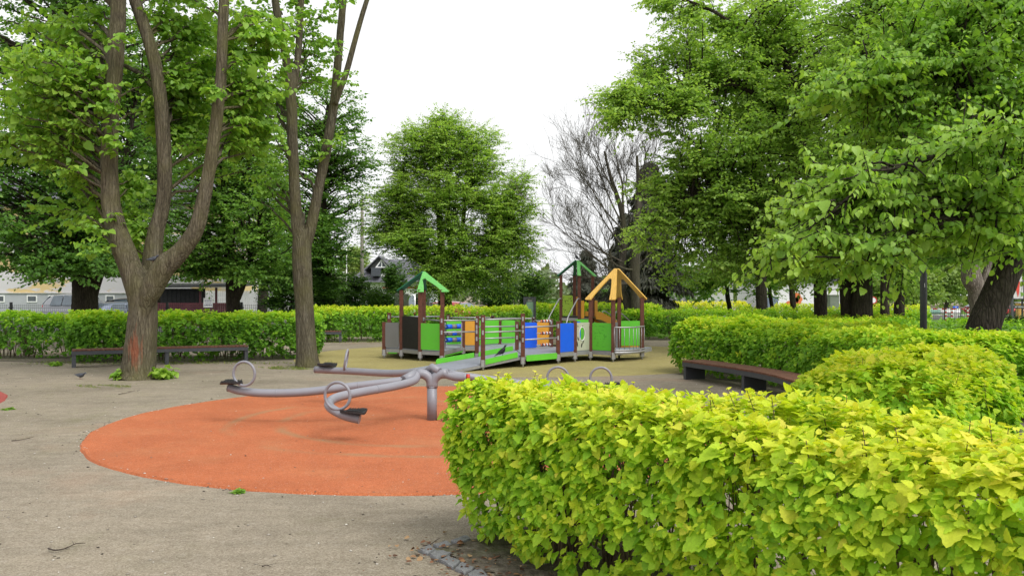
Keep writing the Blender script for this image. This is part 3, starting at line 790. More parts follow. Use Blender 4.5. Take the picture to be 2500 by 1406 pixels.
# left long arm, near arm, far arm, two right arms behind the hedge
A1 = [W(560, 946, 11.2), W(585, 953, 11.15), W(640, 959, 11.1), W(740, 957, 11.1), W(860, 943, 11.15), W(985, 928, 11.25), hub+V3(-.21, 0, zt)]
carousel_arm(A1, .054, W(596, 912, 11.05), (.25, 1, 0), W(566, 936, 11.1), (-1, -.08, 0))
A2 = [W(878, 1023, 9.7), W(845, 1015, 9.72), W(812, 999, 9.8), W(803, 985, 9.95), W(822, 970, 10.2), W(880, 957, 10.5), W(960, 943, 10.9), W(1010, 929, 11.25), hub+V3(-.2, -.02, zt)]
carousel_arm(A2, .054, W(824, 966, 9.72), (.25, 1, 0), W(862, 1008, 9.7), (1, -.45, 0))
A3 = [W(771, 902, 13.2), W(860, 906, 12.9), W(960, 911, 12.2), hub+V3(0, .09, zt+.02), W(1110, 920, 11.35), W(1140, 921, 11.3)]
a3 = carousel_arm(A3, .052, W(845, 879, 13.0), (1, .1, 0), W(800, 893, 13.1), (-1, .35, 0), tilt=.16)
MB().tube([W(1139, 921, 11.3), W(1147, 921, 11.3)], .045, 16).build('end_cap', M_RED, a3)
A4 = [W(1400, 950, 12.3), W(1380, 955, 12.3), W(1330, 955, 12.0), W(1230, 938, 11.7), hub+V3(.21, 0, zt)]
carousel_arm(A4, .052, W(1362, 922, 12.4), (.1, 1, 0), W(1396, 940, 12.3), (1, .6, 0))
A5 = [W(1510, 952, 12.3), W(1480, 958, 12.35), W(1430, 958, 12.2), W(1300, 940, 11.7), hub+V3(.20, -.02, zt)]
carousel_arm(A5, .052, W(1467, 923, 12.4), (.1, 1, 0), W(1500, 942, 12.3), (1, .3, 0))
MB().tube([W(985, 928, 11.2), hub+V3(-.21, -.01, zt)], .062, 18).build('pivot_pipe', M_STEEL, car)
MB().tube([W(985, 928, 11.185)+V3(-.012, -.02, 0), W(985, 928, 11.2)], .018, 10).build('pivot_bolt', M_BLACK, car)
MB().tube([hub+V3(.21, -.01, zt), W(1150, 926, 11.5)], .062, 18).build('pivot_pipe', M_STEEL, car)

# ---- the climbing course -------------------------------------------------------------
def foot_mb(x, y):
    m = MB(); m.lathe([(.028, 0.01), (.028, .13)], (x, y, 0), 8)
    for s in (-1, 1):
        m.box((x+s*.052, y, .165), (.008, .075, .16)); m.box((x, y+s*.056, .165), (.075, .008, .16))
    return m
def add_post(root, x, y, ztop, w_=.098, foot=True, z0=.12):
    m = MB(); m.box((x, y, (z0+ztop)/2), (w_, w_, ztop-z0))
    m.box((x, y, ztop+.006), (w_+.006, w_+.006, .010))
    o = m.build('post', M_POST, root, .012)
    if foot: foot_mb(x, y).build('steel_foot', M_GALV, o)
    return o
def xy(px, D):
    return np.array([(px-1250)/F*D, D])
def add_panel(root, a, b_, z0, z1, mat, name='panel', inset=.055, off=0., th=.018, bevel=.006, corner=.03):
    a = np.array(a, float); b_ = np.array(b_, float); d = unit(b_-a); L = np.linalg.norm(b_-a)-2*inset
    o = V3(a[0]+d[0]*inset+d[1]*off, a[1]+d[1]*inset-d[0]*off, z0); H = z1-z0; c = corner
    poly = [(c, 0), (L-c, 0), (L, c), (L, H-c), (L-c, H), (c, H), (0, H-c), (0, c)]
    return MB().prism(poly, o, (d[0], d[1], 0), (0, 0, 1), th).build(name, mat, root)
def add_rail(root, a, b_, za, zb, r=.019, name='handrail'):
    m = MB(); m.tube([V3(a[0], a[1], za), V3(b_[0], b_[1], zb)], r, 10)
    for p, z in ((a, za), (b_, zb)):
        m.box((p[0], p[1]-.052, z), (.04, .008, .10))
    return m.build(name, M_GALV, root)
def roof_board(root, apex, la, lb, lw, mat, name='roof_board', over=.10, crotch=.60, th=.03, top=.09, curve=.12):
    apex, la, lb = (np.array(k, float) for k in (apex, la, lb))
    u = unit(lb-la); o = la; px_ = np.dot(apex-la, u); v = (apex-la)-u*px_; h = np.linalg.norm(v); v = v/h; L = np.linalg.norm(lb-la)
    def leg(x0):      # direction from the apex to a leg, continued past the post
        return x0+(x0-px_)*over/h, -over
    (ax, ay), (bx, by) = leg(0.), leg(L)
    t2 = top/2; cx_, cy_ = px_*.5+L*.25, h*crotch
    if not (0 < px_ < L): cx_ = px_*.72+L*.14
    ia, ib = ax+lw*.62, bx-lw*.62
    arch = []
    for f in np.linspace(0, 1, 6):
        arch.append((ib+(cx_+lw*.35-ib)*f, by+(cy_-by)*(f**.8)))
    arch2 = []
    for f in np.linspace(1, 0, 6):
        arch2.append((ia+(cx_-lw*.35-ia)*f, ay+(cy_-ay)*(f**.8)))
    mid = [(cx_+lw*.15, cy_+lw*.22), (cx_-lw*.15, cy_+lw*.22)]
    poly = [(ax-lw*.42, ay+.02), (ax-lw*.34, ay)]
    poly = [(ax-lw*.45, ay+.03), (px_-t2, h), (px_, h+.012), (px_+t2, h), (bx+lw*.45, by+.03), (bx+lw*.33, by)]+[(ib, by)]+arch[1:]+mid+arch2[:-1]+[(ia, ay), (ax-lw*.33, ay)]
    return MB().prism(poly, o, u, v, th).build(name, mat, root)

ps = thing('climbing_course', (0, 22, 0), 'low wooden post climbing course with coloured panels, ramp and two small roofs', 'play structure')
DZ = .27
P1, P2, P3, P3b, P4 = xy(938, 22.5), xy(980, 22.3), xy(1026, 21.6), xy(1035, 22.9), xy(1080, 21.2)
Q1 = xy(950, 24.3); Q2 = xy(1094, 25.4); Q3 = xy(1203, 25.4); Q4 = xy(1303, 24.6)
P5, P5b, P5c = xy(1078.6, 20.2), xy(1164, 21.0), xy(1262, 21.7)
P6, P7, P8, P9, P10, P11, P12, P13 = xy(1179, 18.9), xy(1276.5, 19.75), xy(1362.6, 20.7), xy(1403.6, 21.25), xy(1441.6, 21.7), xy(1497, 21.25), xy(1567.4, 22.1), xy(1511.6, 22.6)
B1, B2, B3, B4 = xy(1131, 23.2), xy(1166, 23.3), xy(1220, 24.2), xy(1346, 22.9)
def zpx(y, D): return ZY(y, D)
roofz = 1.88
for p, zt_ in ((P1, .955), (P2, 1.80), (P3, 1.80), (P3b, 1.80), (P4, 1.80), (Q1, 1.16), (Q2, 1.08), (Q3, 1.05), (Q4, 1.02), (P6, 1.225), (P7, 1.24), (P5b, 1.06), (P5c, .99),
               (P8, 1.03), (P9, 1.03), (P10, 1.59), (P11, 1.59), (P12, 1.59), (P13, 1.59), (B1, .99), (B2, 1.1), (B3, .93), (B4, 1.02)):
    add_post(ps, p[0], p[1], zt_)
add_post(ps, P5[0], P5[1], 1.19)
# deck, laid over its steel frame
front = [P1, P2, P3, P4, B1, B2, P5b, P5c, P7, P8, P9, P10, P11, P12]
back = [xy(1590, 22.9), P13, xy(1440, 23.3), B4, Q4, Q3, Q2, Q1]
poly = [tuple(p) for p in front]+[tuple(p) for p in back]
MB().prism(poly, (0, 0, DZ), (1, 0, 0), (0, 1, 0), .03).build('deck', M_DECK, ps)
m = MB()
for a_, c_ in zip(front[:-1], front[1:]):
    m.bar(V3(*a_, DZ-.05), V3(*c_, DZ-.05), .03, .09)
for a_, c_ in zip([front[-1]]+back[:-1], back):
    m.bar(V3(*a_, DZ-.05), V3(*c_, DZ-.05), .03, .09)
m.build('deck_frame', M_GALV, ps)
# panels between the posts
add_panel(ps, P1, P2, .30, .955, M_GREYP, off=.03)
add_panel(ps, P2, P3, .29, 1.13, M_BLACKP)
add_panel(ps, P3, P4, .30, .965, M_PGREEN, off=.02, inset=.03)
add_panel(ps, P1, P2, .14, .265, M_PGREEN, 'kick_board', inset=.12)
add_panel(ps, B1, B2, .31, .97, M_ORANGEP, inset=.045)
add_panel(ps, B2, B3, .31, .97, M_PGREEN)
add_panel(ps, B3, xy(1262, 24.2), .31, .96, M_PGREEN)
add_panel(ps, xy(1090, 23.6), xy(1130, 23.8), .31, .98, M_PGREEN, inset=.0)
add_panel(ps, P4+np.array([0, .05]), B1, .13, .255, M_PGREEN, 'kick_board', inset=.08)
add_panel(ps, xy(1278, 22.2), xy(1311, 22.3), .30, .96, M_BLUE, inset=.0)
add_panel(ps, xy(1311, 22.8), xy(1343, 22.9), .34, .96, M_ORANGEP, inset=.0)
add_panel(ps, P8, P9, .285, .985, M_BLUE)
add_panel(ps, xy(1404, 23.6), xy(1442, 23.6), .30, 1.0, M_PGREEN, inset=0.)
add_panel(ps, xy(1403, 23.0), xy(1417, 23.1), .30, .96, M_BLUE, inset=0.)
gp = add_panel(ps, P10, P11, .285, .975, M_PGREEN)
add_panel(ps, xy(1502, 22.5), xy(1512, 22.6), .3, .96, M_GREYP, inset=0.)
add_panel(ps, xy(1510, 23.0), xy(1568, 23.0), .31, .98, M_PGREEN, inset=0.)
add_panel(ps, xy(1512, 23.4), xy(1560, 23.4), .16, .29, M_ORANGEP, 'kick_board', inset=0.)
add_panel(ps, P7, P8, .14, .28, M_PGREEN, 'kick_board', inset=.08, off=.03)
# engraved dots and bars on the green panel
d_ = unit(P11-P10); m = MB(); R_ = np.random.default_rng(4)
for i in range(46):
    s, z = R_.uniform(.09, .46), R_.uniform(.36, .92); c = V3(P10[0]+d_[0]*s+d_[1]*.0105, P10[1]+d_[1]*s-d_[0]*.0105, z)
    if i % 5: m.ball(c, (.007, .003, .007), 6, 4)
    else: m.bar(c, c+V3(d_[0], d_[1], 0)*.07, .004, .006)
m.build('engraving', paint('engraved_green', (.035,.19,.02), .6), gp)
# beige panel with an oval window and dark leaf-shaped holes under it
d_ = unit(P10-P9); L_p = np.linalg.norm(P10-P9)-.11; H_ = .70; o_ = V3(P9[0]+d_[0]*.055, P9[1]+d_[1]*.055, .285)
inn = [(L_p*.42+.105*math.cos(t), .42+.165*math.sin(t)) for t in np.linspace(0, 2*math.pi, 33)[:-1]]
outr = []
for t in np.linspace(0, 2*math.pi, 33)[:-1]:
    cx_, cy_ = math.cos(t), math.sin(t); k = 1/max(abs(cx_), abs(cy_)); outr.append((L_p/2+cx_*k*L_p/2, H_/2+cy_*k*H_/2))
bp = MB().ring(outr, inn, o_, (d_[0], d_[1], 0), (0, 0, 1), .018).build('panel', M_BEIGE, ps)
m = MB(); rim = [(L_p*.42+.118*math.cos(t), .42+.178*math.sin(t)) for t in np.linspace(0, 2*math.pi, 33)[:-1]]
nrm = V3(d_[1], -d_[0], 0)
m.ring(rim, inn, o_+nrm*.012, (d_[0], d_[1], 0), (0, 0, 1), .012); m.build('window_rim', M_WHITE, bp)
m = MB()
for ex, ez, ew, eh, rot in ((.03, .17, .018, .075, .25), (.20, .13, .022, .06, -.25), (.26, .22, .016, .06, -.3), (.05, .61, .012, .022, .2), (.24, .61, .012, .022, -.2), (.06, .30, .018, .05, .3)):
    pl = [(ew*math.cos(t)*math.cos(rot)-eh*math.sin(t)*math.sin(rot), ew*math.cos(t)*math.sin(rot)+eh*math.sin(t)*math.cos(rot)) for t in np.linspace(0, 2*math.pi, 13)[:-1]]
    m.prism([(ex+a_, ez+c_) for a_, c_ in pl], o_+nrm*.0105, (d_[0], d_[1], 0), (0, 0, 1), .004)
m.build('leaf_cutout', M_BLACKP, bp)
# rails
add_rail(ps, P5, P5b, 1.075, 1.055); add_rail(ps, P5, P5b, .795, .775)
add_rail(ps, P5b, P5c, .89, .885); add_rail(ps, P5b, P5c, .60, .60)
add_rail(ps, P6, P7, 1.135, 1.13); add_rail(ps, P6, P7, .85, .85)
add_rail(ps, P7, P8, .93, .93); add_rail(ps, P7, P8, .64, .64)
add_rail(ps, Q1, xy(1078, 24.8), 1.05, 1.05); add_rail(ps, Q2, Q3, 1.0, 1.0); add_rail(ps, Q3, Q4, .99, .99); add_rail(ps, Q4, B4, .95, .95); add_rail(ps, P3b, P4, 1.03, 1.03)
# bowed barrier of upright bars
bow = [P11+np.array([.02, -.06])]+[P11*(1-f)+P12*f+np.array([.10*math.sin(math.pi*f), -.30*math.sin(math.pi*f)]) for f in (.25, .5, .75)]+[P12+np.array([.05, -.05])]
bp_ = smooth_path(np.array(bow), 17); m = MB()
for z in (.87, .30, .24): m.tube([V3(*p, z) for p in bp_], .017 if z != .24 else .03, 8)
for i in range(0, 17, 2): m.tube([V3(*bp_[i], .27), V3(*bp_[i], .87)], .008, 6)
m.build('bar_barrier', M_GALV, ps)
# spinning rollers and counting beads
for k, z in enumerate((.86, .685, .52)):
    a_, c_ = V3(*xy(1090, 21.9), z), V3(*xy(1124, 22.2), z); dd = c_-a_
    m = MB(); m.tube([a_-dd*.12, c_+dd*.12], .012, 8, mi=2)
    for i in range(3):
        m.tube([a_+dd*(i/3+.004), a_+dd*((i+1)/3-.004)], .062, 18, mi=(0, 1, 0)[i] if k != 1 else (1, 0, 1)[i])
    m.build('roller', [M_BLUE, M_GREYP, M_GALV], ps)
m = MB()
for px in (1087, 1127): m.bar(V3(*xy(px, 22.0), .26), V3(*xy(px, 22.0), .97), .03, .03)
m.build('roller_frame', M_GALV, ps)
for z in (1.0, .685, .385):
    a_, c_ = V3(*xy(1309, 22.0), z), V3(*xy(1346, 22.3), z); dd = c_-a_; o = MB().tube([a_, c_], .011, 8).build('bead_rod', M_GALV, ps)
    m = MB()
    for i in range(9):
        f = .32+i*.065+(.0 if i else -.03)
        m.tube([a_+dd*f, a_+dd*(f+.058)], [.034, .040][i % 2], 12, mi=(0, 1, 2)[i % 3])
    m.build('bead', [M_ORB, M_PURB, M_WHITE], o)
# the ramp
l1, l2 = np.array([-2.41, 18.9]), np.array([-1.50, 18.12]); u1, u2 = P5c+np.array([-.02, -.05]), P7+np.array([-.04, .06])
def rp(f, g, dz=0.):
    a_ = l1*(1-f)+u1*f; c_ = l2*(1-f)+u2*f; p = a_*(1-g)+c_*g; return V3(p[0], p[1], .018+(DZ-.01)*f+dz)
m = MB(); m.add([rp(0, 0), rp(0, 1), rp(1, 1), rp(1, 0), rp(0, 0, -.012), rp(0, 1, -.012), rp(1, 1, -.05), rp(1, 0, -.05)], [(0,1,2,3), (7,6,5,4), (0,4,5,1), (1,5,6,2), (2,6,7,3), (3,7,4,0)])
for g in np.linspace(.12, .88, 7):
    m.bar(rp(.01, g, .001), rp(.99, g, .001), .006, .004)
m.build('ramp', M_DECK, ps)
m = MB(); m.bar(rp(.05, 1.02, -.03), rp(1, 1.02, -.06), .025, .06); m.bar(rp(.05, -.02, -.03), rp(1, -.02, -.06), .025, .06); m.build('ramp_frame', M_GALV, ps)
def kick(f0, f1, g, lo=0., hi=.115):
    m = MB(); a_, c_ = rp(f0, g), rp(f1, g); up = V3(0, 0, 1); d = c_-a_
    n_ = unit(np.cross(d, up))*.009; pts = [a_+up*lo, c_+up*lo, c_+up*hi-d*.01, c_-d*.04+up*(hi+.0), a_+d*.04+up*hi, a_+up*hi*.6]
    m.add([p-n_ for p in pts]+[p+n_ for p in pts], [tuple(reversed(range(6))), tuple(range(6, 12))]+[(i, (i+1) % 6, 6+(i+1) % 6, 6+i) for i in range(6)])
    return m.build('kick_board', M_PGREEN, ps)
kick(.50, .95, 1.035, -.02, .10); kick(.27, .60, -.035); kick(.64, .97, -.035)
# the two roofs
ap = V3(-2.26, 21.95, zpx(664, 21.9)); H1 = 1.83
roof_board(ps, ap, V3(*P3, H1), V3(*P4, H1), .20, M_RGREEN, crotch=.52)
roof_board(ps, ap+V3(-.03, .02, -.0), V3(*P3b, H1), V3(*P2, H1), .20, M_RGREEN_SHADED, crotch=.52)
ay_ = V3(2.69, 21.9, zpx(657, 21.9)); H2 = 1.64
roof_board(ps, ay_+V3(-.03, -.02, 0), V3(*P10, H2), V3(*P11, H2), .17, M_YWOOD, over=.11)
roof_board(ps, ay_+V3(.03, .02, 0), V3(*P12, H2), V3(*P13, H2), .17, M_YWOOD, over=.11)

# ---- slide tower -----------------------------------------------------------------------
st = thing('slide_tower', (2.05, 26.8, 0), 'tall slide tower with a green roof and orange slide behind the low course', 'play structure')
T1, T2, T3, T4 = xy(1369.5, 26.7), xy(1414, 26.2), xy(1402.4, 27.5), xy(1447, 27.0)
for p in (T1, T2, T3, T4): add_post(st, p[0], p[1], 2.28, .095)
TD = .98
MB().prism([tuple(T1), tuple(T2), tuple(T4), tuple(T3)], (0, 0, TD), (1, 0, 0), (0, 1, 0), .05).build('platform', M_BLACKP, st)
m = MB()
for a_, c_ in ((T1, T2), (T2, T4), (T4, T3), (T3, T1)): m.bar(V3(*a_, TD-.06), V3(*c_, TD-.06), .04, .09)
m.build('platform_frame', M_GALV, st)
ap = V3(*((T1+T2+T3+T4)/4), zpx(636, 26.9))
roof_board(st, ap+V3(.03, -.02, 0), V3(*T2, 2.34), V3(*T4, 2.34), .17, M_RGREEN); roof_board(st, ap+V3(-.03, .02, 0), V3(*T3, 2.34), V3(*T1, 2.34), .17, M_RGREEN_SHADED)
lp = add_panel(st, xy(1365, 27.3), xy(1398, 27.45), 1.02, 1.66, M_LIMEP, inset=0.)
m = MB(); R_ = np.random.default_rng(9)
for i in range(26):
    f = R_.uniform(.25, .92); q = xy(1365, 27.3)*(1-f)+xy(1398, 27.45)*f; m.ball(V3(q[0], q[1]-.011, R_.uniform(1.1, 1.6)), (.014, .004, .014), 8, 4)
m.build('grip_hole', M_BLACKP, lp)
add_panel(st, xy(1404, 27.5), xy(1412, 27.5), 1.0, 1.62, M_ORANGEP, inset=0.)
add_panel(st, T2+np.array([.06, .02]), T2+np.array([.16, .12]), .95, 1.5, M_ORANGEP, 'side_panel', inset=0.)
add_panel(st, T4+np.array([.06, .0]), T4+np.array([.16, .1]), .95, 1.5, M_ORANGEP, 'side_panel', inset=0.)
# slide: chute, two cheeks and its run-out, going down to the right and back
s0, s1 = np.array([2.45, 26.6]), np.array([4.15, 27.9]); dd = unit(s1-s0); nn_ = np.array([-dd[1], dd[0]])
def slp(f, side, dz=0.):
    z = np.interp(f, [0, .12, .8, 1], [1.0, .96, .34, .27]); q = s0+(s1-s0)*f+nn_*side; return V3(q[0], q[1], z+dz)
m = MB(); fr = [0, .06, .12, .3, .5, .7, .8, .9, 1]
vs = [slp(f, s) for f in fr for s in (-.24, .24)]; m.add(vs, [(2*i, 2*i+1, 2*i+3, 2*i+2) for i in range(len(fr)-1)]); m.build('chute', M_GALV, st)
for s in (-.25, .25):
    m = MB(); lo = [slp(f, s, -.07) for f in fr]; hi = [slp(f, s, .17) for f in fr]; o2 = V3(nn_[0], nn_[1], 0)*.012
    k = len(fr); vs = [p-o2 for p in lo+hi]+[p+o2 for p in lo+hi]
    fs = [(i, i+1, k+i+1, k+i) for i in range(k-1)]+[(2*k+i, 3*k+i, 3*k+i+1, 2*k+i+1) for i in range(k-1)]+[(k+i, k+i+1, 3*k+i+1, 3*k+i) for i in range(k-1)]
    m.add(vs, fs); m.build('slide_cheek', M_ORANGEP, st)
m = MB()
for s in (-.3, .3):
    q = [slp(.35, s, .1), slp(.38, s, .42), slp(.5, s, .46), slp(.68, s, .36), slp(.8, s, .25), slp(.8, s, -.25)]
    m.tube(smooth_path(np.array(q), 20), .02, 8)
m.build('slide_handrail', M_GALV, st)
# stair with handrails, towards the viewer and the left
b0, b1 = (T1+T2)/2+np.array([-.02, -.04]), (T1+T2)/2+np.array([-.62, -1.35]); sd_ = unit(b1-b0); sn = np.array([-sd_[1], sd_[0]])
m = MB()
for i in range(4):
    q = b0+(b1-b0)*(i+.6)/4.2; m.prism([(-.26, -.1), (.26, -.1), (.26, .1), (-.26, .1)], V3(q[0], q[1], TD-(i+1)*.2), (sn[0], sn[1], 0), (sd_[0], sd_[1], 0), .04)
m.build('step', M_BLACKP, st)
for s in (-1, 1):
    t_ = T1 if s < 0 else T2; e_ = t_+(b1-b0)*.72
    q = [V3(t_[0], t_[1]-.05, 1.56), V3(*(t_+(b1-b0)*.07), 1.56), V3(*(t_+(b1-b0)*.16), 1.5), V3(*(t_+(b1-b0)*.5), 1.18), V3(*e_, .92), V3(*(t_+(b1-b0)*.95), .3)]
    MB().tube(smooth_path(np.array(q), 24), .02, 8).build('stair_rail', M_GALV, st)

# ---- benches --------------------------------------------------------------------------
M_SEATW = paint('bench_slats', (.125,.052,.030), .7, .3, 14, bump=.3, dirt=(.07,.045,.035), dirtamt=.5)
M_DSTEEL = paint('anthracite_steel', (.055,.058,.066), .5, .12, 5, bump=.04, dirt=(.12,.11,.10), dirtamt=.3)
def bench(label, path, zs, legs, wd=.44, nsl=40, group='long benches of the plaza'):
    p = smooth_path(np.array(path, float), 40); mid = p[20]; e = thing('bench', (mid[0], mid[1], 0), label, 'bench', group)
    d = unit(np.gradient(p, axis=0)); nl = np.column_stack([-d[:, 1], d[:, 0]])
    cum = np.concatenate([[0], np.cumsum(np.linalg.norm(np.diff(p, axis=0), axis=1))])
    m = MB(); R = np.random.default_rng(len(label)); ns = int(cum[-1]/.098)
    for i in range(ns):
        f = (i+.5)/ns*cum[-1]; c = np.array([np.interp(f, cum, p[:, k]) for k in (0, 1)]); dd = unit(np.array([np.interp(f, cum, d[:, k]) for k in (0, 1)]))
        m.box((c[0], c[1], zs-.018+R.normal(0, .0012)), (.091, wd+.012, .036), math.atan2(dd[1], dd[0]))
    m.build('seat', M_SEATW, e, .004)
    m = MB()
    for s in (-1, 1):
        q = p+nl*s*(wd/2-.01)
        for i in range(0, 39, 3):
            j = min(i+3, 39); m.bar(V3(*q[i], zs-.079), V3(*q[j], zs-.079), .02, .085)
    for i in (0, 39): m.bar(V3(*(p[i]-nl[i]*wd/2), zs-.079), V3(*(p[i]+nl[i]*wd/2), zs-.079), .02, .085)
    m.build('frame', M_DSTEEL, e)
    for f in legs:
        i = min(39, int(f*39)); a = math.atan2(d[i][1], d[i][0])
        MB().box((p[i][0]+d[i][0]*(.035 if f < .5 else -.035 if f > .9 else 0), p[i][1]+d[i][1]*(.035 if f < .5 else -.035 if f > .9 else 0), (zs-.122)/2), (.085, wd-.05, zs-.122), a).build('leg', M_DSTEEL, e, .004)
    return e
bench('long slatted bench in front of the left hedge, behind the triple-stemmed tree', [(-10.25, 19.85), (-8.4, 20.85), (-6.7, 21.55)], .415, (0, .5, 1))
bench('curved slatted bench on thick plates in front of the right hedge', [(3.64, 17.1), (4.2, 15.5), (4.5, 14.2), (4.55, 12.9)], .385, (0, .43, 1), .5)
bench('short visible bench end behind the double-stemmed tree', [(-8.9, 29.3), (-7.5, 29.9), (-6.05, 30.2)], .41, (0, 1))
# ================================================================== hedges
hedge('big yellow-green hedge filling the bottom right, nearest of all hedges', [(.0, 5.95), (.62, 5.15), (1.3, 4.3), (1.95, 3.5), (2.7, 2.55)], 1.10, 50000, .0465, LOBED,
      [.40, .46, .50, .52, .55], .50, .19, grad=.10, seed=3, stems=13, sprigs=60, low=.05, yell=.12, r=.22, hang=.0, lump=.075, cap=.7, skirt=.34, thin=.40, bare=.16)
hedge('long lime hedge with a rounded end curving behind the slatted bench', [(4.5, 18.4), (5.75, 15.9), (6.25, 13.6), (6.3, 11.9)], 1.10, 46000, .060, LOBED2,
      [1.0, 1.1, 1.15, 1.0], .28, .28, seed=4, bare=.08, stems=10, sprigs=120, yell=.10, r=.3, lump=.06)
hedge('rounded yellow-green bush between the near hedge and the curved bench', [(4.55, 9.3), (4.0, 8.45), (3.2, 7.4)], 1.03, 24000, .056, LOBED2,
      [.74, .80, .76], .42, .26, seed=5, stems=9, sprigs=45, yell=.14, r=.3, lump=.08, skirt=.3, bare=.1)
hedge('wide low hedge between the curved bench hedge and the dark trunks', [(5.8, 18.2), (7.2, 19.8), (8.6, 21.6), (9.7, 23.0)], 1.08, 15000, .07, LOBED2, 1.1, .26, .26, seed=6, stems=5, sprigs=60)
hedge('shaded dark green hedge at the right edge below the leaning trunk', [(7.2, 13.2), (8.8, 12.9), (11.5, 12.2)], 1.08, 17000, .07, LOBED2, .85, -.02, .12, seed=7, stems=8, sprigs=20, yell=.0, lump=.07)  # shade of the trees above is put into its low leaf tint
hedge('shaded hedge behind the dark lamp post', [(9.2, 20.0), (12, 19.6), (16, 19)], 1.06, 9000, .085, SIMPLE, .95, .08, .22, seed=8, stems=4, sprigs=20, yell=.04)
hedge('lime hedge with rounded end behind the left bench', [(-10.5, 21.95), (-8.2, 22.5), (-5.95, 23.0)], 1.16, 26000, .068, LOBED2, [.95, 1.0, .95], .13, .36, seed=9, stems=10, sprigs=50, bare=.12, yell=.05, lump=.06)
hedge('lime hedge running out of the picture at the far left', [(-19, 23.0), (-15, 23.2), (-11.6, 23.3)], 1.14, 22000, .070, LOBED2, .95, .12, .32, seed=10, stems=8, sprigs=40, bare=.12, yell=.04, lump=.07)
hedge('golden-topped hedge behind the black board of the course', [(-7.1, 31.0), (-4, 31.7), (-1.5, 31.9), (-.1, 31.9)], 1.19, 22000, .078, SIMPLE, .92, .18, .46, seed=12, stems=5, sprigs=50, yell=.12)
hedge('bright hedge right of the information stele, behind the slide', [(1.5, 34.6), (3.4, 34.9), (5.3, 35.2)], 1.25, 9000, .10, SIMPLE, 1.0, .30, .26, seed=13, stems=4, sprigs=30)
hedge('long green hedge behind the yellow roof', [(5.1, 32.6), (8, 32.4), (11, 31.8), (14, 30.8)], 1.04, 15000, .095, SIMPLE, 1.0, .10, .36, seed=14, stems=4, sprigs=30, yell=.04)
hedge('far golden-yellow hedge seen over the long green hedge', [(7.7, 48), (10, 48), (12.6, 47.8)], 1.2, 5000, .13, SIMPLE, .8, .5, .4, seed=15, stems=2, yell=.3)
hedge('far hedge under the trees left of the dark trunks', [(14.3, 44), (17.4, 43.5), (20, 42.5)], 1.12, 5000, .12, SIMPLE, .9, .42, .3, seed=16, stems=2, yell=.15)
hedge('far shaded hedge between the dark trunks', [(10.8, 36.7), (13.0, 36.2), (15.2, 35.6)], 1.05, 4500, .11, SIMPLE, .9, .34, .25, seed=17, stems=2, yell=.08)
# beds under the hedges
strip('hedge_bed', [(-.15, 6.0), (.62, 5.15), (1.3, 4.3), (1.95, 3.5), (2.7, 2.55)], [.52, .6, .62, .65, .65], M_SOIL, .010, 1)
strip('hedge_bed', [(4.4, 18.6), (5.75, 15.9), (6.3, 13.4), (6.1, 11.2), (5.0, 9.2), (3.4, 7.1)], [1.0, 1.1, 1.2, 1.3, 1.3, .9], M_SOIL, .011, 2)
strip('hedge_bed', [(6.0, 11.6), (8.8, 11.8), (12, 11.6)], 2.2, M_SOIL, .006, 3)
strip('hedge_bed', [(-20, 22.6), (-14, 22.7), (-10.5, 22.0), (-5.6, 23.0)], .95, M_SOIL, .008, 4)
strip('hedge_bed', [(-7.3, 30.9), (-4, 31.5), (1, 31.7)], 1.0, M_SOIL, .008, 5)
strip('hedge_bed', [(4.8, 32.5), (9, 32.2), (14, 30.8)], 1.1, M_SOIL, .008, 6)
grass_patch('thin grass along the foot of the left hedge', -8.6, 21.0, 3.6, .5, 1500, .07, 2)
grass_patch('thin grass along the foot of the middle hedge', -5.5, 30.1, 3.2, .45, 1200, .07, 3)

# ================================================================== the two limes in front
DA = 17.1
sA = [px_stem([(337, 928, 84.6), (341, 880, 77.3), (346, 800, 69.0), (349, 745, 66), (341, 705, 66), (320, 655, 55), (297, 595, 50.5), (275, 520, 44.7), (267, 440, 41.4), (268, 330, 39.8), (276, 210, 38.9), (286, 90, 37.3), (292, -20, 34.7), (300, -160, 28.2), (318, -330, 21.5), (330, -520, 11.6)], DA),
      px_stem([(351, 800, 8.0), (354, 745, 30.0), (362, 700, 49.7), (371, 640, 47.8), (378, 575, 39.8), (396, 500, 34.7), (400, 420, 34.7), (396, 320, 33.9), (384, 190, 31.5), (360, 90, 29.8), (322, -20, 27.4), (285, -160, 22.3), (250, -330, 16.6), (225, -480, 8.3)], DA+.42),
      px_stem([(351, 810, 8.0), (356, 745, 34.0), (368, 708, 53.4), (397, 655, 55.2), (442, 612, 43.0), (478, 560, 38.1), (497, 490, 33.9), (514, 400, 30.6), (530, 290, 29.0), (541, 180, 26.5), (546, 60, 25.7), (552, -60, 23.2), (570, -220, 18.2), (600, -420, 9.9)], DA-.15)]
def sprouts(rows, D, n, seed, face=-.35, ln=(.18, .5)):
    """little leafy shoots straight out of the bark along the pixel line rows"""
    R = np.random.default_rng(seed); rows = np.array(rows, float); st, dr = [], []
    for k in range(n):
        i = R.integers(0, len(rows)-1); f = R.random(); q = rows[i]*(1-f)+rows[i+1]*f
        st.append(W(q[0]+R.normal(0, q[2]*.3), q[1]+R.normal(0, 8), D+face)); dr.append((R.normal(0, .7), R.uniform(-1, -.1), R.uniform(-.1, .6)))
    return (np.array(st), np.array(dr), R.uniform(*ln, n), 7, .62)
ex = [sprouts([(285, 40, 40), (275, 200, 40), (270, 290, 40), (285, 370, 30)], DA, 34, 1), sprouts([(520, 215, 24), (535, 240, 24)], DA, 10, 2), sprouts([(360, 400, 30), (330, 520, 40), (335, 640, 30)], DA+.6, 30, 3, .2, (.3, .6)),
      sprouts([(235, 590, 30), (250, 540, 30), (225, 660, 30)], DA, 16, 4, -.2, (.25, .5))]
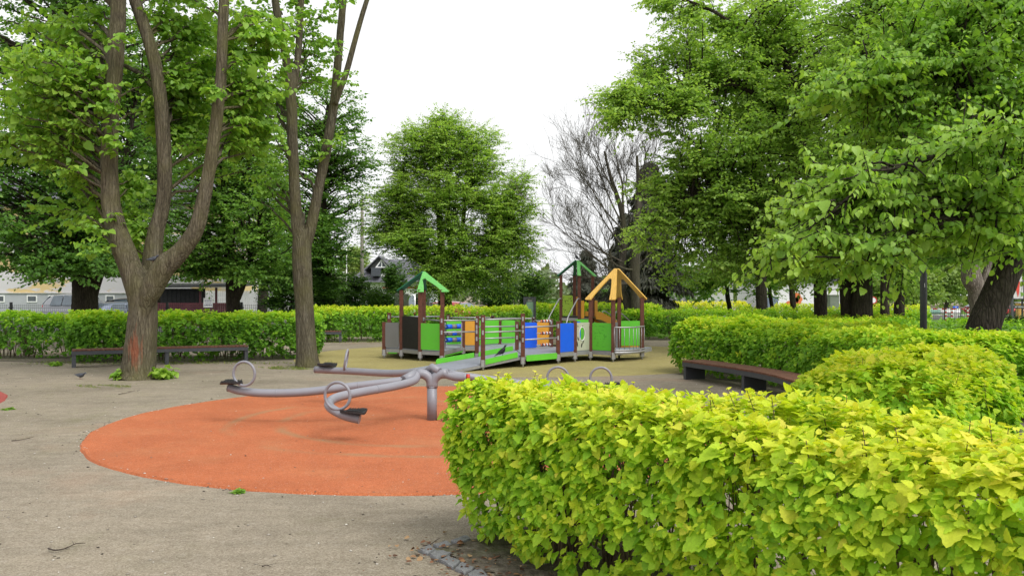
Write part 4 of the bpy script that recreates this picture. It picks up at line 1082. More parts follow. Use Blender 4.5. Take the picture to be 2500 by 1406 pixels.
tree('linden_tree', 'stout linden with three tall stems and orange-stained bark at left', (*W(340, 718, DA)[:2],), sA,
     [blob(100, 190, DA-.2, 120, 85, 1.2, 26, .14), blob(60, 320, DA, 110, 70, 1.3, 18, .08), blob(180, 440, DA+1.2, 60, 110, .8, 13, .06), blob(450, 150, DA+1.5, 80, 160, .8, 34, .04), blob(630, 130, DA+1.0, 75, 150, 1.0, 20, .06),
      blob(330, -150, DA+.6, 420, 100, 2.2, 30, .0), blob(610, 330, DA+1.3, 60, 90, .8, 13, .03), blob(430, 300, DA+1.6, 60, 80, .7, 12, .02), blob(150, 60, DA+1.4, 110, 70, 1.0, 14, .08), blob(370, -380, DA, 420, 170, 2.8, 22), blob(330, 520, DA+1.4, 40, 110, .5, 8, .04)],
     M_LIMEL, bark_mat('linden_bark_stained', (.06,.05,.034), (.112,.096,.064), (.17,.152,.11), (.105,.10,.038), .6, ((.05, -.30, .60), (.34, .8, 1.0), (.22,.065,.032)), .7),
     tpl=OVATE, seed=21, size=.125, nl=11, slen=.62, per=10, hang=.55, tint=.52, n=30, ridge=.03, flare=.22, extra_sprays=ex, tvar=.15, flat=.4, fuse=.024)
DB = 19.95
sB = [px_stem([(751, 897, 52.8), (748, 840, 47.5), (742, 740, 44.0), (737, 650, 45.8), (736, 590, 44.4), (738, 565, 39.6)], DB),
      px_stem([(733, 610, 26.9), (724, 540, 28.5), (718, 430, 26.1), (714, 330, 25.4), (710, 235, 25.4), (700, 150, 20.6), (682, 60, 19.0), (670, -30, 17.5), (655, -180, 12.7), (640, -360, 6.3)], DB-.05),
      px_stem([(710, 250, 17.5), (722, 180, 16.7), (730, 90, 16.7), (735, -20, 15.0), (745, -180, 11.1), (760, -360, 5.6)], DB+.1),
      px_stem([(745, 610, 26.9), (760, 545, 27.7), (777, 460, 24.6), (797, 360, 23.8), (814, 260, 22.1), (824, 160, 19.8), (832, 60, 17.5), (840, -30, 15.8), (850, -180, 11.1), (862, -350, 5.6)], DB),
      px_stem([(818, 255, 14.2), (846, 175, 15.0), (868, 95, 13.5), (895, 5, 11.9), (925, -80, 8.7), (960, -200, 4.8)], DB-.1)]
ex = [sprouts([(700, 110, 20), (690, 60, 20)], DB, 5, 5), sprouts([(728, 100, 18), (732, 20, 18)], DB, 8, 6), sprouts([(815, 140, 26), (825, 90, 26)], DB, 12, 7), sprouts([(850, 190, 26), (845, 210, 26)], DB, 8, 8), sprouts([(815, 350, 24), (800, 380, 24)], DB, 7, 9, -.2, (.3, .5)), sprouts([(835, 30, 30), (840, 0, 30)], DB, 8, 14)]
tree('linden_tree', 'slender linden forking into thin stems left of the ochre surface', (*W(750, 718, DB)[:2],), sB,
     [blob(775, 30, DB+1.2, 60, 110, .9, 10, .0), blob(765, 190, DB+1.2, 50, 80, .8, 9, .0), blob(650, 260, DB+1.3, 50, 120, .9, 12, .02), blob(640, 20, DB+1, 60, 60, 1.0, 4), blob(760, -260, DB, 260, 130, 2.5, 18), blob(640, 440, DB+1.0, 70, 60, 1.0, 8, 0)],
     M_LIMEL, M_BARK, tpl=OVATE, seed=22, size=.105, nl=10, slen=.55, per=7, hang=.5, tint=.40, n=26, ridge=.025, flare=.2, extra_sprays=ex, fuse=.024)

# ================================================================== trees behind, left
D = 28.0
tree('dark_tree', 'broad dark tree behind the far-left hedge, over the silver car', (*W(208, 718, D)[:2],),
     [px_stem([(206, 860, 66), (207, 760, 60), (206, 700, 56), (196, 640, 48), (190, 560, 40), (180, 400, 30), (170, 200, 20), (165, 0, 8)], D),
      px_stem([(214, 735, 40), (228, 690, 38), (246, 640, 32), (268, 560, 24), (300, 420, 16), (330, 250, 8)], D+.2)],
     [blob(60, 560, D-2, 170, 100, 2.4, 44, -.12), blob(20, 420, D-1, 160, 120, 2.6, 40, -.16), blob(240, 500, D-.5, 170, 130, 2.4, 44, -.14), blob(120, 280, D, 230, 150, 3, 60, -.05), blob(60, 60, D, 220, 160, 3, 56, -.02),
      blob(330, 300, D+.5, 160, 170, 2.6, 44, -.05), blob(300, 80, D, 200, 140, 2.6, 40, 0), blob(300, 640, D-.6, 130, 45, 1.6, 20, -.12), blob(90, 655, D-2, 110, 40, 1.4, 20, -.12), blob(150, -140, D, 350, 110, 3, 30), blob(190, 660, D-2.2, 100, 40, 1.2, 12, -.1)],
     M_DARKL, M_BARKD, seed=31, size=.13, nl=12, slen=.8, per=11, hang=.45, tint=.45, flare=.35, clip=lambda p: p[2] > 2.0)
D = 33.5
tree('dark_tree', 'dark tree standing in front of the maroon shed', (*W(570, 718, D)[:2],),
     [px_stem([(572, 860, 40), (570, 770, 36), (566, 700, 30), (560, 620, 26), (548, 500, 22), (540, 330, 16), (545, 100, 7)], D), px_stem([(575, 735, 20), (590, 700, 18), (604, 660, 12), (630, 560, 8)], D-.1)],
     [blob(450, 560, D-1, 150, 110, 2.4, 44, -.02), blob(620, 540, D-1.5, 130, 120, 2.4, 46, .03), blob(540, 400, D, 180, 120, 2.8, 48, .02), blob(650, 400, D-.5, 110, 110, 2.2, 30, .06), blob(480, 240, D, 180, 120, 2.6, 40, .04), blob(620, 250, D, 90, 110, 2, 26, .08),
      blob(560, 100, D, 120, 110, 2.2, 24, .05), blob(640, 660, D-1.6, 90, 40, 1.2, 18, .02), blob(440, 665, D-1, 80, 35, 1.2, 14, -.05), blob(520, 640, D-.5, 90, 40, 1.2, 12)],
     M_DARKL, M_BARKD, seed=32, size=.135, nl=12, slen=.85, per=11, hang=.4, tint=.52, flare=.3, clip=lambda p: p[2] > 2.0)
D = 38.0
tree('dark_tree', 'tall leafy tree behind the slender linden, its right edge against the sky', (*W(800, 718, D)[:2],),
     [px_stem([(798, 800, 30), (796, 700, 28), (790, 560, 22), (785, 400, 16), (800, 260, 7)], D)],
     [blob(800, 610, D-1, 110, 100, 2.2, 36, -.05), blob(820, 480, D, 105, 110, 2.4, 42, .02), blob(830, 360, D, 80, 95, 2.2, 30, .02), blob(860, 290, D, 45, 70, 1.5, 13, .02), blob(710, 470, D, 110, 150, 2.4, 40, .05), blob(700, 300, D, 90, 120, 2, 22, .05), blob(780, 240, D, 60, 60, 1.5, 8, .0), blob(890, 400, D, 40, 70, 1.4, 10, 0), blob(720, 640, D-1, 110, 80, 2, 30, -.05)],
     M_DARKL, M_BARKD, seed=33, size=.13, nl=11, slen=.8, per=11, hang=.35, tint=.45, clip=lambda p: p[2] > 1.2)
for i, (px, D, sc, lab) in enumerate(((222, 46, 1.0, 'leafy backdrop tree at the far left above the pale building'), (380, 48, 1.0, 'leafy backdrop tree seen between the three stems'), (640, 52, 1.05, 'leafy backdrop tree rising behind the maroon shed'))):
    tree('backdrop_tree', lab, (*W(px, 718, D)[:2],), [px_stem([(px, 790, 26), (px+4, 640, 22), (px-4, 420, 16), (px+6, 160, 7)], D)],
         [blob(px-60, 560, D, 220, 110, 3.2, 46, -.1), blob(px, 380, D, 220, 150, 3.6, 60, -.1), blob(px, 180, D, 190, 150, 3.2, 45, -.05)] if i < 2 else [blob(px-30, 560, D, 150, 110, 3, 34, -.1), blob(px-40, 400, D, 130, 120, 3, 36, -.1), blob(px-60, 270, D, 90, 90, 2.4, 18, 0)],
         M_DARKL, M_BARKD, seed=40+i, size=.2, nl=10, slen=1.1, per=9, tint=.42, twigs=False, group='backdrop trees at the left')
for i, (px, py, D, rx, ry, t, lab) in enumerate(((690, 705, 36.5, 75, 50, -.1, 'dark shrub right of the maroon shed'), (790, 712, 37, 60, 40, -.05, 'dark green shrub left of the utility pole'), (868, 712, 40, 52, 34, .0, 'loose green shrub below the grey-roofed house'), (965, 690, 44, 26, 48, -.08, 'dull green upright shrub in front of the grey-roofed house'),
                                                 (1300, 700, 42, 66, 46, .08, 'round green shrub right of the spreading tree'), (1215, 722, 41, 50, 30, -.12, 'dark low shrub under the spreading tree'), (925, 735, 38, 30, 24, .15, 'small sprawling bush behind the middle hedge'))):
    c = W(px, py, D)
    tree('shrub', lab, (c[0], c[1]), [[(c[0], c[1], 0, .05), (c[0], c[1], c[2]*.6+.3, .035), (c[0], c[1], c[2]+.4, .015)], [(c[0]+.2, c[1], 0, .04), (c[0]+.5, c[1], c[2], .015)], [(c[0]-.2, c[1], 0, .04), (c[0]-.5, c[1]-.1, c[2], .015)]],
         [(c*V3(1,1,.62), (rx/F*D, 1.2, c[2]*.6+ry/F*D*.35), 34, t), (c, (rx/F*D*.9, 1.2, ry/F*D), 42, t+.05)], M_SHRUBL, M_BARKD, 'shrub', 'shrubs beyond the hedges', seed=50+i, size=.10, nl=11, slen=.5, per=10, tint=.45, n=6, flare=0, twigs=False, hang=.1, up=.45)

# ================================================================== middle: spreading tree, bare tree, conifers
D = 36.5
tree('spreading_tree', 'fine-leaved spreading tree in the middle against white sky', (*W(1088, 718, D)[:2],),
     [px_stem([(1086, 800, 36), (1086, 730, 32), (1084, 680, 34), (1080, 640, 22), (1074, 560, 16), (1070, 440, 10), (1078, 310, 5)], D), px_stem([(1090, 690, 22), (1112, 640, 16), (1128, 560, 11), (1140, 440, 8), (1150, 330, 4)], D-.1),
      px_stem([(1082, 690, 18), (1050, 630, 13), (1010, 550, 9), (975, 470, 5)], D), px_stem([(1092, 690, 20), (1140, 640, 13), (1195, 590, 9), (1250, 530, 5)], D-.2), px_stem([(1088, 680, 16), (1100, 620, 12), (1095, 500, 9), (1100, 380, 5)], D-.3)],
     [blob(1080, 345, D, 100, 62, 2.2, 54, .02), blob(1160, 370, D, 80, 70, 2, 37, .02), blob(1000, 400, D, 75, 75, 2, 37, 0), blob(1090, 470, D-.8, 130, 70, 2.2, 64, .0), blob(965, 520, D, 75, 70, 2, 42, 0), blob(925, 470, D, 30, 30, 1, 8, .02), blob(920, 560, D, 30, 34, 1, 8, 0), blob(1215, 480, D, 80, 75, 2, 45, .02), blob(1060, 580, D-1, 130, 55, 2, 48, -.04), blob(1230, 580, D-.3, 80, 45, 2, 32, 0), blob(955, 585, D-.4, 60, 26, 1.6, 16, .0),
      blob(1200, 650, D-.8, 110, 40, 1.8, 37, -.02), blob(1090, 660, D-1.4, 90, 40, 1.4, 27, .02), blob(1110, 705, D-1, 120, 28, 1.4, 32, -.06), blob(1270, 430, D, 30, 30, 1, 8, 0), blob(1290, 620, D, 34, 16, 1, 6, .05), blob(1250, 700, D, 40, 18, 1, 6, -.05), blob(1080, 295, D, 24, 22, .8, 6, 0), blob(1000, 330, D, 20, 22, .8, 5, 0), blob(1290, 505, D, 22, 18, .8, 5, .05)],
     M_MIDL, M_BARKD, seed=61, size=.095, nl=15, slen=.9, per=19, hang=.22, tint=.58, flat=.3, arch=.02, rise=.9, up=.16, tvar=.12, thick=.011, clip=lambda p: p[2] > .9)
def bare_tree(label, base, stems, seed, nb, group=None, depth=4, lenf=1.0):
    R = np.random.default_rng(seed); e = thing('bare_tree', (*base[:2], 0), label, 'tree', group)
    cur = []
    def grow(p, d, L, r, lv):
        n = 6; pts = [p]; q = p.copy(); dd = d.copy()
        for i in range(n-1):
            dd = unit(dd+R.normal(0, .10, 3)+V3(0, 0, .05)); q = q+dd*L/(n-1); pts.append(q.copy())
        pts = np.array(pts); rr = r*(1-np.linspace(0, .75, n)); cur.append((pts, np.maximum(rr, .004)))
        if lv == 0: return
        for k in range({3: 8, 2: 8, 1: 6}.get(lv, 8)):
            f = R.uniform(.2, 1); j = f*(n-1); i = min(int(j), n-2); p0 = pts[i]+(pts[i+1]-pts[i])*(j-i)
            t = unit(pts[i+1]-pts[i]); nd = unit(t*R.uniform(.7, 1.3)+unit(R.normal(0, 1, 3))*R.uniform(.5, .8)+V3(0, 0, .1)); grow(p0, nd, L*R.uniform(.38, .62), max(r*.45*(1-f*.5), .005), lv-1)
    for (p, d, L, r) in nb: grow(np.array(p, float), unit(np.array(d, float)), L*lenf, r, 3)
    trunk_mesh(e, stems, M_BARKG, 14, .02, .2, seed)
    tubes_obj('branches', cur, M_BARKG, e, 3)
    return e
D = 33.0
bs = [px_stem([(1556, 800, 30), (1553, 730, 26), (1550, 660, 24), (1556, 560, 20), (1560, 470, 12), (1556, 380, 6)], D), px_stem([(1540, 790, 24), (1530, 735, 20), (1514, 690, 17), (1523, 600, 17), (1518, 520, 13), (1490, 430, 8), (1475, 370, 4)], D+.3)]
def bb(x, y, x2, y2, D_=D, r=.042, dy=0.):
    a, c = W(x, y, D_), W(x2, y2, D_+dy); return (a, c-a, np.linalg.norm(c-a), r)
bare_tree('leafless grey tree fanning fine branches left of the dark conifer', W(1545, 718, D), bs, 71,
          [bb(1552, 700, 1340, 575, dy=-1, r=.055), bb(1520, 640, 1370, 570), bb(1520, 600, 1395, 500, dy=1), bb(1518, 560, 1395, 400, dy=-.6), bb(1515, 540, 1430, 360, dy=.5), bb(1500, 470, 1450, 350), bb(1522, 520, 1520, 350, r=.06), bb(1558, 540, 1560, 350, dy=1), bb(1558, 500, 1600, 350, dy=-.5), bb(1556, 600, 1640, 430),
           bb(1552, 660, 1420, 640, dy=-1.5, r=.06), bb(1548, 690, 1400, 690, dy=-1, r=.05), bb(1556, 650, 1650, 560), bb(1552, 690, 1480, 720, dy=-1, r=.04), bb(1520, 620, 1440, 460, dy=.8), bb(1553, 620, 1500, 430, dy=1.2)])
def conifer(label, px, D, ytop, rad, seed, nb=150, ybot=735):
    R = np.random.default_rng(seed); b = W(px, 718, D); H = ZY(ytop, D); e = thing('conifer', (b[0], b[1], 0), label, 'tree', 'dark conifers')
    trunk_mesh(e, [[(b[0], b[1], 0, .2), (b[0], b[1], H*.5, .12), (b[0], b[1], H, .02)]], M_BARKD, 10, .02, .2, seed)
    P, A, N, S, T, cu = [], [], [], [], [], []
    for i in range(nb):
        f = R.random()**.8; z = .3+f*(H-.3); L = rad*(1-f)**.75*R.uniform(.45, 1.3)+.2; a = R.uniform(0, 6.28)
        d = V3(math.cos(a), math.sin(a), 0); p0 = V3(b[0], b[1], z); k = 6
        t = np.linspace(0, 1, k)[:, None]; cv = p0+d*L*t+V3(0, 0, 1)*(.1*L*t-.32*L*t*t); cu.append((cv, np.linspace(.03, .006, k)))
        n = int(50+95*L); s = R.uniform(.12, 1, n); q = np.column_stack([np.interp(s*(k-1), np.arange(k), cv[:, j]) for j in range(3)]); side = V3(-d[1], d[0], 0)
        w_ = R.normal(0, .22, n)*(.4+L*.25); q += side*w_[:, None]; q[:, 2] -= np.abs(R.normal(0, .12, n))
        P.append(q); A.append(d*.5+side*np.sign(w_)[:, None]*.35+R.normal(0, .25, (n, 3))-V3(0, 0, .75)); N.append(R.normal(0, .5, (n, 3))+d*.8+V3(0, 0, .4)); S.append(R.uniform(.13, .30, n)); T.append(np.clip(R.normal(.42, .25, n)+R.normal(0, .12), 0, 1))
    tubes_obj('branches', cu, M_BARKD, e, 4)
    leaf_obj('crown', np.vstack(P), np.vstack(A), np.vstack(N), np.concatenate(S), NEEDLE, M_NEEDLE, e, np.concatenate(T))
conifer('tall dark conifer with drooping branches behind the yellow roof', 1585, 38, 395, 1.9, 81, 260)
conifer('dark conifer leaning against the left of the tall one', 1527, 42, 520, 1.5, 82, 150)
conifer('far grey-green conifer between the two green roofs', 1430, 58, 610, 1.8, 83, 110)

# ================================================================== right-hand trees
D = 25.5
tree('maple_tree', 'huge leafy tree reaching left over the sky, dark limbs showing', (*W(2000, 718, D)[:2],),
     [px_stem([(2006, 840, 40), (2004, 770, 32), (2002, 700, 30), (1998, 560, 28), (1990, 430, 26), (1972, 330, 24), (1940, 230, 20), (1905, 110, 16), (1880, -20, 11), (1870, -150, 6)], D), px_stem([(1988, 410, 16), (1920, 300, 13), (1800, 210, 10), (1660, 230, 7), (1540, 240, 4)], D-.8),
      px_stem([(1996, 520, 16), (1900, 470, 12), (1790, 460, 9), (1690, 480, 6)], D-1.2), px_stem([(1950, 250, 14), (1850, 120, 11), (1760, 40, 8), (1650, -10, 5)], D-.4)],
     [blob(1530, 255, D-1, 75, 42, 1.3, 25, .14), blob(1500, 300, D-1, 50, 34, 1.0, 13, .14), blob(1640, 270, D-1, 90, 80, 1.8, 47, .06), blob(1600, 160, D, 60, 60, 1.4, 17, .08), blob(1680, 60, D, 100, 75, 1.9, 37, .06), blob(1780, 180, D, 120, 110, 2.3, 70, .03), blob(1760, 360, D-1, 130, 100, 2.2, 72, .03), blob(1650, 400, D-1, 70, 55, 1.5, 25, .10),
      blob(1900, 330, D-.5, 120, 120, 2.3, 62, 0), blob(1860, 60, D, 120, 100, 2.3, 57, .02), blob(1820, 520, D-1.4, 140, 80, 2, 70, -.02), blob(1690, 530, D-.6, 70, 55, 1.5, 25, .04), blob(1950, 560, D-1, 110, 80, 2, 50, -.05), blob(1750, 640, D-.8, 110, 45, 1.6, 42, -.06), blob(1900, 660, D-1, 110, 40, 1.5, 42, -.10), blob(2020, 180, D, 110, 150, 2.3, 55, -.02),
      blob(1580, 590, D-1, 70, 60, 1.2, 15, .16), blob(1570, 480, D-.5, 60, 40, 1.1, 10, .2), blob(1470, 240, D-1, 24, 12, .6, 3, .16), blob(2040, 600, D-1, 70, 70, 1.6, 27, -.08), blob(1640, 700, D, 50, 26, 1, 10, -.1), blob(1590, 15, D, 34, 22, .8, 6, .1)],
     M_MIDL, M_BARKD, seed=91, size=.108, nl=12, slen=.66, per=11, hang=.4, tint=.50, flat=.42, clip=lambda p: p[2] > 2.0)
D = 22.0
tree('dark_trunked_tree', 'thick black-trunked tree filling the upper right, second trunk from the lamp post', (*W(2090, 718, D)[:2],),
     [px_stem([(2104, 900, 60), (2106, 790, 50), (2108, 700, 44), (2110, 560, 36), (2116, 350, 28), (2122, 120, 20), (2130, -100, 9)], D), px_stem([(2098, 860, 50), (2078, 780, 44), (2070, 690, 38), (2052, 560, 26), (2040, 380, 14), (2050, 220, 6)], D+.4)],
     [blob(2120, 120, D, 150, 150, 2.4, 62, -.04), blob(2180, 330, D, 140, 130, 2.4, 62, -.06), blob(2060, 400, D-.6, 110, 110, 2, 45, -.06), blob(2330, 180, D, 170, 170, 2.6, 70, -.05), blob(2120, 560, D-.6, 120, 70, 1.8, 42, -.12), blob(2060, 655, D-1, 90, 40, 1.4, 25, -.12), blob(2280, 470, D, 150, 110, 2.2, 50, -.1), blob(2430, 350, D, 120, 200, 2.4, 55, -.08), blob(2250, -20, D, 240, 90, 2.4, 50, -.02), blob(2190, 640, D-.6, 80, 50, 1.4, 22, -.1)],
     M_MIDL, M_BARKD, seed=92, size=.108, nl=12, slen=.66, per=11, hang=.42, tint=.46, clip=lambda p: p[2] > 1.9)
D = 28.5
for i, (px, wpx, lab, bl) in enumerate(((2160, 22, 'straight dark trunk left of the lamp post, first of a pair', [blob(2200, 520, D, 90, 90, 2, 26, -.1), blob(2170, 300, D, 110, 120, 2.2, 26, -.1)]), (2196, 25, 'straight dark trunk nearest the lamp post on its left', [blob(2260, 540, D+1, 90, 70, 2, 22, -.1), blob(2290, 340, D+1, 120, 120, 2.2, 26, -.1), blob(2226, 690, D, 30, 40, .7, 8, -.1)]))):
    tree('dark_trunked_tree', lab, (*W(px, 718, D+i)[:2],), [px_stem([(px, 830, wpx+6), (px, 760, wpx), (px+2, 650, wpx-2), (px+8, 480, wpx*.7), (px+14, 250, 6)], D+i)], bl,
         M_MIDL, M_BARKD, seed=95+i, size=.12, nl=11, slen=.7, per=10, tint=.42, twigs=False, clip=lambda p: p[2] > 1.3)
D = 41.0
for i, (px, x2, wpx, lab, bl) in enumerate(((1779, 1775, 11, 'small low-crowned tree over the far golden hedge', [blob(1740, 690, D, 110, 36, 2, 40, -.02), blob(1780, 640, D, 100, 40, 2, 34, 0), blob(1690, 720, D, 40, 18, 1, 9, -.05)]), (1883, 1880, 9, 'thin tree in front of the pale shopfronts', [blob(1880, 680, D, 60, 40, 1.6, 18, -.1), blob(1850, 710, D, 60, 26, 1.4, 14, -.15)]), (1935, 1934, 14, 'narrow trunked tree left of the thick black trunks', [blob(1930, 660, D-3, 80, 40, 1.6, 22, -.1)]))):
    d_ = D if i < 2 else D-4
    tree('small_tree', lab, (*W(px, 718, d_)[:2],), [px_stem([(px+6, 800, wpx+3), (px+2, 750, wpx), (x2, 715, wpx), (x2-4, 640, wpx*.6), (x2-8, 560, 3)], d_)], bl, M_MIDL, M_BARKD, group='small trees under the big crowns', seed=100+i, size=.13, nl=11, slen=.7, per=10, tint=.40, twigs=False, n=10, clip=lambda p: p[2] > 1.2)
D = 36
tree('backdrop_tree', 'tall leafy tree filling the gaps behind the huge maple', (*W(1860, 718, D)[:2],), [px_stem([(1862, 800, 30), (1858, 700, 26), (1850, 500, 20), (1840, 250, 12), (1835, 0, 5)], D)],
     [blob(1800, 300, D, 130, 150, 3, 46), blob(1930, 250, D, 140, 170, 3, 46), blob(1850, 80, D, 180, 120, 3, 44), blob(2080, 120, D, 160, 160, 3, 40), blob(1860, 500, D, 150, 110, 3, 40, -.05), blob(2150, 380, D, 160, 140, 3, 36, -.05), blob(2380, 200, D, 200, 220, 3, 44, -.05)],
     M_MIDL, M_BARKD, seed=98, size=.15, nl=11, slen=.9, per=10, tint=.42, twigs=False, clip=lambda p: p[2] > 2)
# leaning tree and the low branches that hang in from the right
D = 14.5
tree('leaning_tree', 'leaning dark trunk at the right edge with sunlit boughs', (*W(2390, 718, D)[:2],),
     [px_stem([(2372, 880, 92), (2392, 828, 80), (2410, 780, 74), (2440, 710, 70), (2474, 630, 66), (2520, 520, 60), (2580, 380, 52), (2640, 220, 42), (2690, 40, 30), (2720, -140, 16)], D), px_stem([(2560, 430, 34), (2480, 330, 26), (2380, 230, 18), (2260, 170, 12), (2120, 180, 6)], D-1), px_stem([(2600, 330, 30), (2520, 180, 22), (2400, 60, 14), (2280, -20, 7)], D-.6)],
     [blob(2150, 200, D-1.5, 150, 70, 1.6, 26, .08), blob(2330, 150, D-1, 150, 100, 1.8, 38, .06), blob(2010, 250, D-2, 70, 40, .9, 9, .14), blob(2200, 330, D-1.3, 130, 60, 1.4, 24, .02), blob(2430, 260, D-.8, 110, 130, 1.6, 32, 0), blob(2330, 420, D-.5, 140, 90, 1.5, 28, -.08), blob(2300, 20, D-1, 180, 70, 1.6, 28, .08), blob(2440, 560, D-.4, 90, 80, 1.2, 20, -.1), blob(2330, 600, D+.2, 80, 50, 1.1, 12, -.1), blob(2470, 60, D-.8, 90, 90, 1.4, 20, .05), blob(2250, 560, D, 70, 60, 1.1, 12, -.08)],
     M_LIMEL, M_BARKD, tpl=OVATE, seed=111, size=.088, nl=11, slen=.55, per=11, hang=.7, tint=.46, n=30, ridge=.02, flare=.25, tvar=.12, clip=lambda p: p[2] > 2.0)
X0 = V3(6.9, 7.6, 0)
tree('hornbeam_tree', 'big-leaved tree outside the right edge, its low boughs hanging into view', (X0[0], X0[1]),
     [[(6.9, 7.6, 0, .26), (6.85, 7.6, 1.6, .22), (6.7, 7.6, 3.2, .19), (6.6, 7.7, 5.5, .12), (6.7, 7.8, 8, .04)],
      [(6.75, 7.6, 2.7, .09), (5.2, 7.3, 3.25, .055), (4.2, 7.15, 3.05, .035), (3.2, 7.0, 2.75, .018)], [(6.8, 7.6, 2.1, .08), (5.3, 7.2, 2.55, .05), (4.0, 7.0, 2.4, .03), (2.9, 6.9, 2.1, .014)], [(6.7, 7.6, 3.1, .08), (5.6, 7.0, 3.5, .05), (4.4, 6.6, 3.3, .026)]],
     [blob(2020, 470, 7.0, 110, 70, .6, 10, .14), blob(1960, 590, 6.9, 105, 55, .5, 10, .14), blob(2200, 440, 7.1, 130, 85, .7, 15, .10), blob(2140, 560, 7.0, 100, 60, .5, 10, .06), blob(2380, 470, 7.2, 130, 110, .8, 18, .06), blob(2320, 380, 7.0, 120, 50, .5, 7, .08), blob(2450, 350, 6.6, 80, 60, .6, 10, .12), blob(2320, 560, 7.2, 110, 50, .6, 9, 0), blob(1900, 630, 6.9, 60, 30, .3, 3, .16), blob(2130, 650, 7.0, 40, 35, .3, 3, .06), blob(2480, 560, 7, 60, 70, .5, 7, 0), blob(2950, 200, 7.4, 350, 300, 1.8, 9, 0)],
     M_LIMEL, M_BARKD, tpl=OVATE, seed=112, size=.058, nl=12, slen=.42, per=8, hang=1.0, tint=.58, tvar=.11, arch=.06, flat=.5, up=.05, thick=.009, flare=.2)
D = 33
tree('pale_trunk_tree', 'pale gnarled trunk behind the leaning tree', (*W(2385, 718, D)[:2],),
     [px_stem([(2396, 830, 50), (2390, 760, 40), (2384, 710, 40), (2372, 680, 46), (2366, 640, 36), (2362, 560, 30), (2350, 420, 18), (2340, 300, 8)], D), px_stem([(2388, 730, 22), (2404, 680, 18), (2420, 620, 12), (2440, 540, 6)], D)],
     [blob(2340, 500, D, 120, 80, 2, 20, 0), blob(2420, 560, D, 90, 60, 1.6, 14, 0)], M_MIDL, M_BARKP, seed=113, size=.13, nl=11, slen=.8, per=9, tint=.5, twigs=False)
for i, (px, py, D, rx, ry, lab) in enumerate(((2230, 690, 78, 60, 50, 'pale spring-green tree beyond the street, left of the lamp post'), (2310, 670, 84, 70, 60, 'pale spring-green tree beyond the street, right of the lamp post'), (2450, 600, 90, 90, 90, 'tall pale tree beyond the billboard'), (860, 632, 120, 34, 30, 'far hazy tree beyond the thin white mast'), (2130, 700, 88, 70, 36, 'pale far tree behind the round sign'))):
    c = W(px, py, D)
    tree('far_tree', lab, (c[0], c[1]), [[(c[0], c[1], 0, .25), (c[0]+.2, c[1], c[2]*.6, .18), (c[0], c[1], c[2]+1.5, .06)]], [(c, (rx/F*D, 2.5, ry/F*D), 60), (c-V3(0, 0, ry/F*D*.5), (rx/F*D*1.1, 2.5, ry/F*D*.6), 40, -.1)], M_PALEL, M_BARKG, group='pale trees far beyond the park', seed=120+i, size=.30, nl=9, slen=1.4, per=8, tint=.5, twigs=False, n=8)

# ---- young shoots and weeds on the ground -------------------------------------------------
def sapling(name, label, cx, cy, n, rad, h, size, seed, mat, tint=.6, tpl=OVATE):
    R = np.random.default_rng(seed); e = thing(name, (cx, cy, 0), label, 'plant', 'weeds and root shoots'); cu, P, A, N, S = [], [], [], [], []
    for i in range(n):
        a, r = R.uniform(0, 6.28), rad*math.sqrt(R.random()); hh = h*R.uniform(.35, 1)*(1-.4*r/rad)
        p0 = V3(cx+math.cos(a)*r*.4, cy+math.sin(a)*r*.4, 0); p1 = V3(cx+math.cos(a)*r, cy+math.sin(a)*r, hh); cu.append((np.array([p0, (p0+p1)/2+V3(0, 0, hh*.1), p1]), np.array([.005, .004, .002])))
        for k in range(7):
            s = R.uniform(.35, 1); b_ = R.uniform(0, 6.28); P.append(p0*(1-s)+p1*s); A.append((math.cos(b_), math.sin(b_), R.uniform(-.5, .25))); N.append((R.normal(0, .3), R.normal(0, .3), 1)); S.append(size*R.uniform(.6, 1.2))
    leaf_obj('foliage', np.array(P), np.array(A), np.array(N), np.array(S), tpl, mat, e, np.clip(R.normal(tint, .18, len(P)), 0, 1)); tubes_obj('stems', cu, M_TWIG, e, 4)
p = G(398, 924); sapling('root_shoots', 'bushy bright shoots at the right foot of the triple-stemmed tree', p[0]+.03, p[1]-.1, 26, .27, .38, .13, 1, M_LIMEL, .85)
p = G(290, 928); sapling('root_shoots', 'sparse bright shoots at the left foot of the triple-stemmed tree', p[0], p[1], 9, .17, .33, .11, 2, M_LIMEL, .8)
p = G(134, 893); sapling('weed', 'low green weed by the left leg of the long bench', p[0], p[1], 12, .22, .13, .09, 3, M_LIMEL, .6)
p = G(580, 1201); sapling('weed', 'tiny weed on the near rim of the orange circle', p[0], p[1], 9, .06, .035, .05, 4, M_LIMEL, .5, SIMPLE)
p = G(20, 1000); sapling('weed', 'small green tuft at the left edge of the gravel', p[0], p[1], 9, .08, .05, .05, 5, M_LIMEL, .5, SIMPLE)
p = G(262, 942); grass_patch('mossy grass round the foot of the triple-stemmed tree', p[0], p[1]-.05, .62, .30, 900, .035, 5)
p = G(735, 898); grass_patch('green grass round the foot of the slender linden', p[0]-.1, p[1]-.05, .75, .5, 1600, .05, 6)
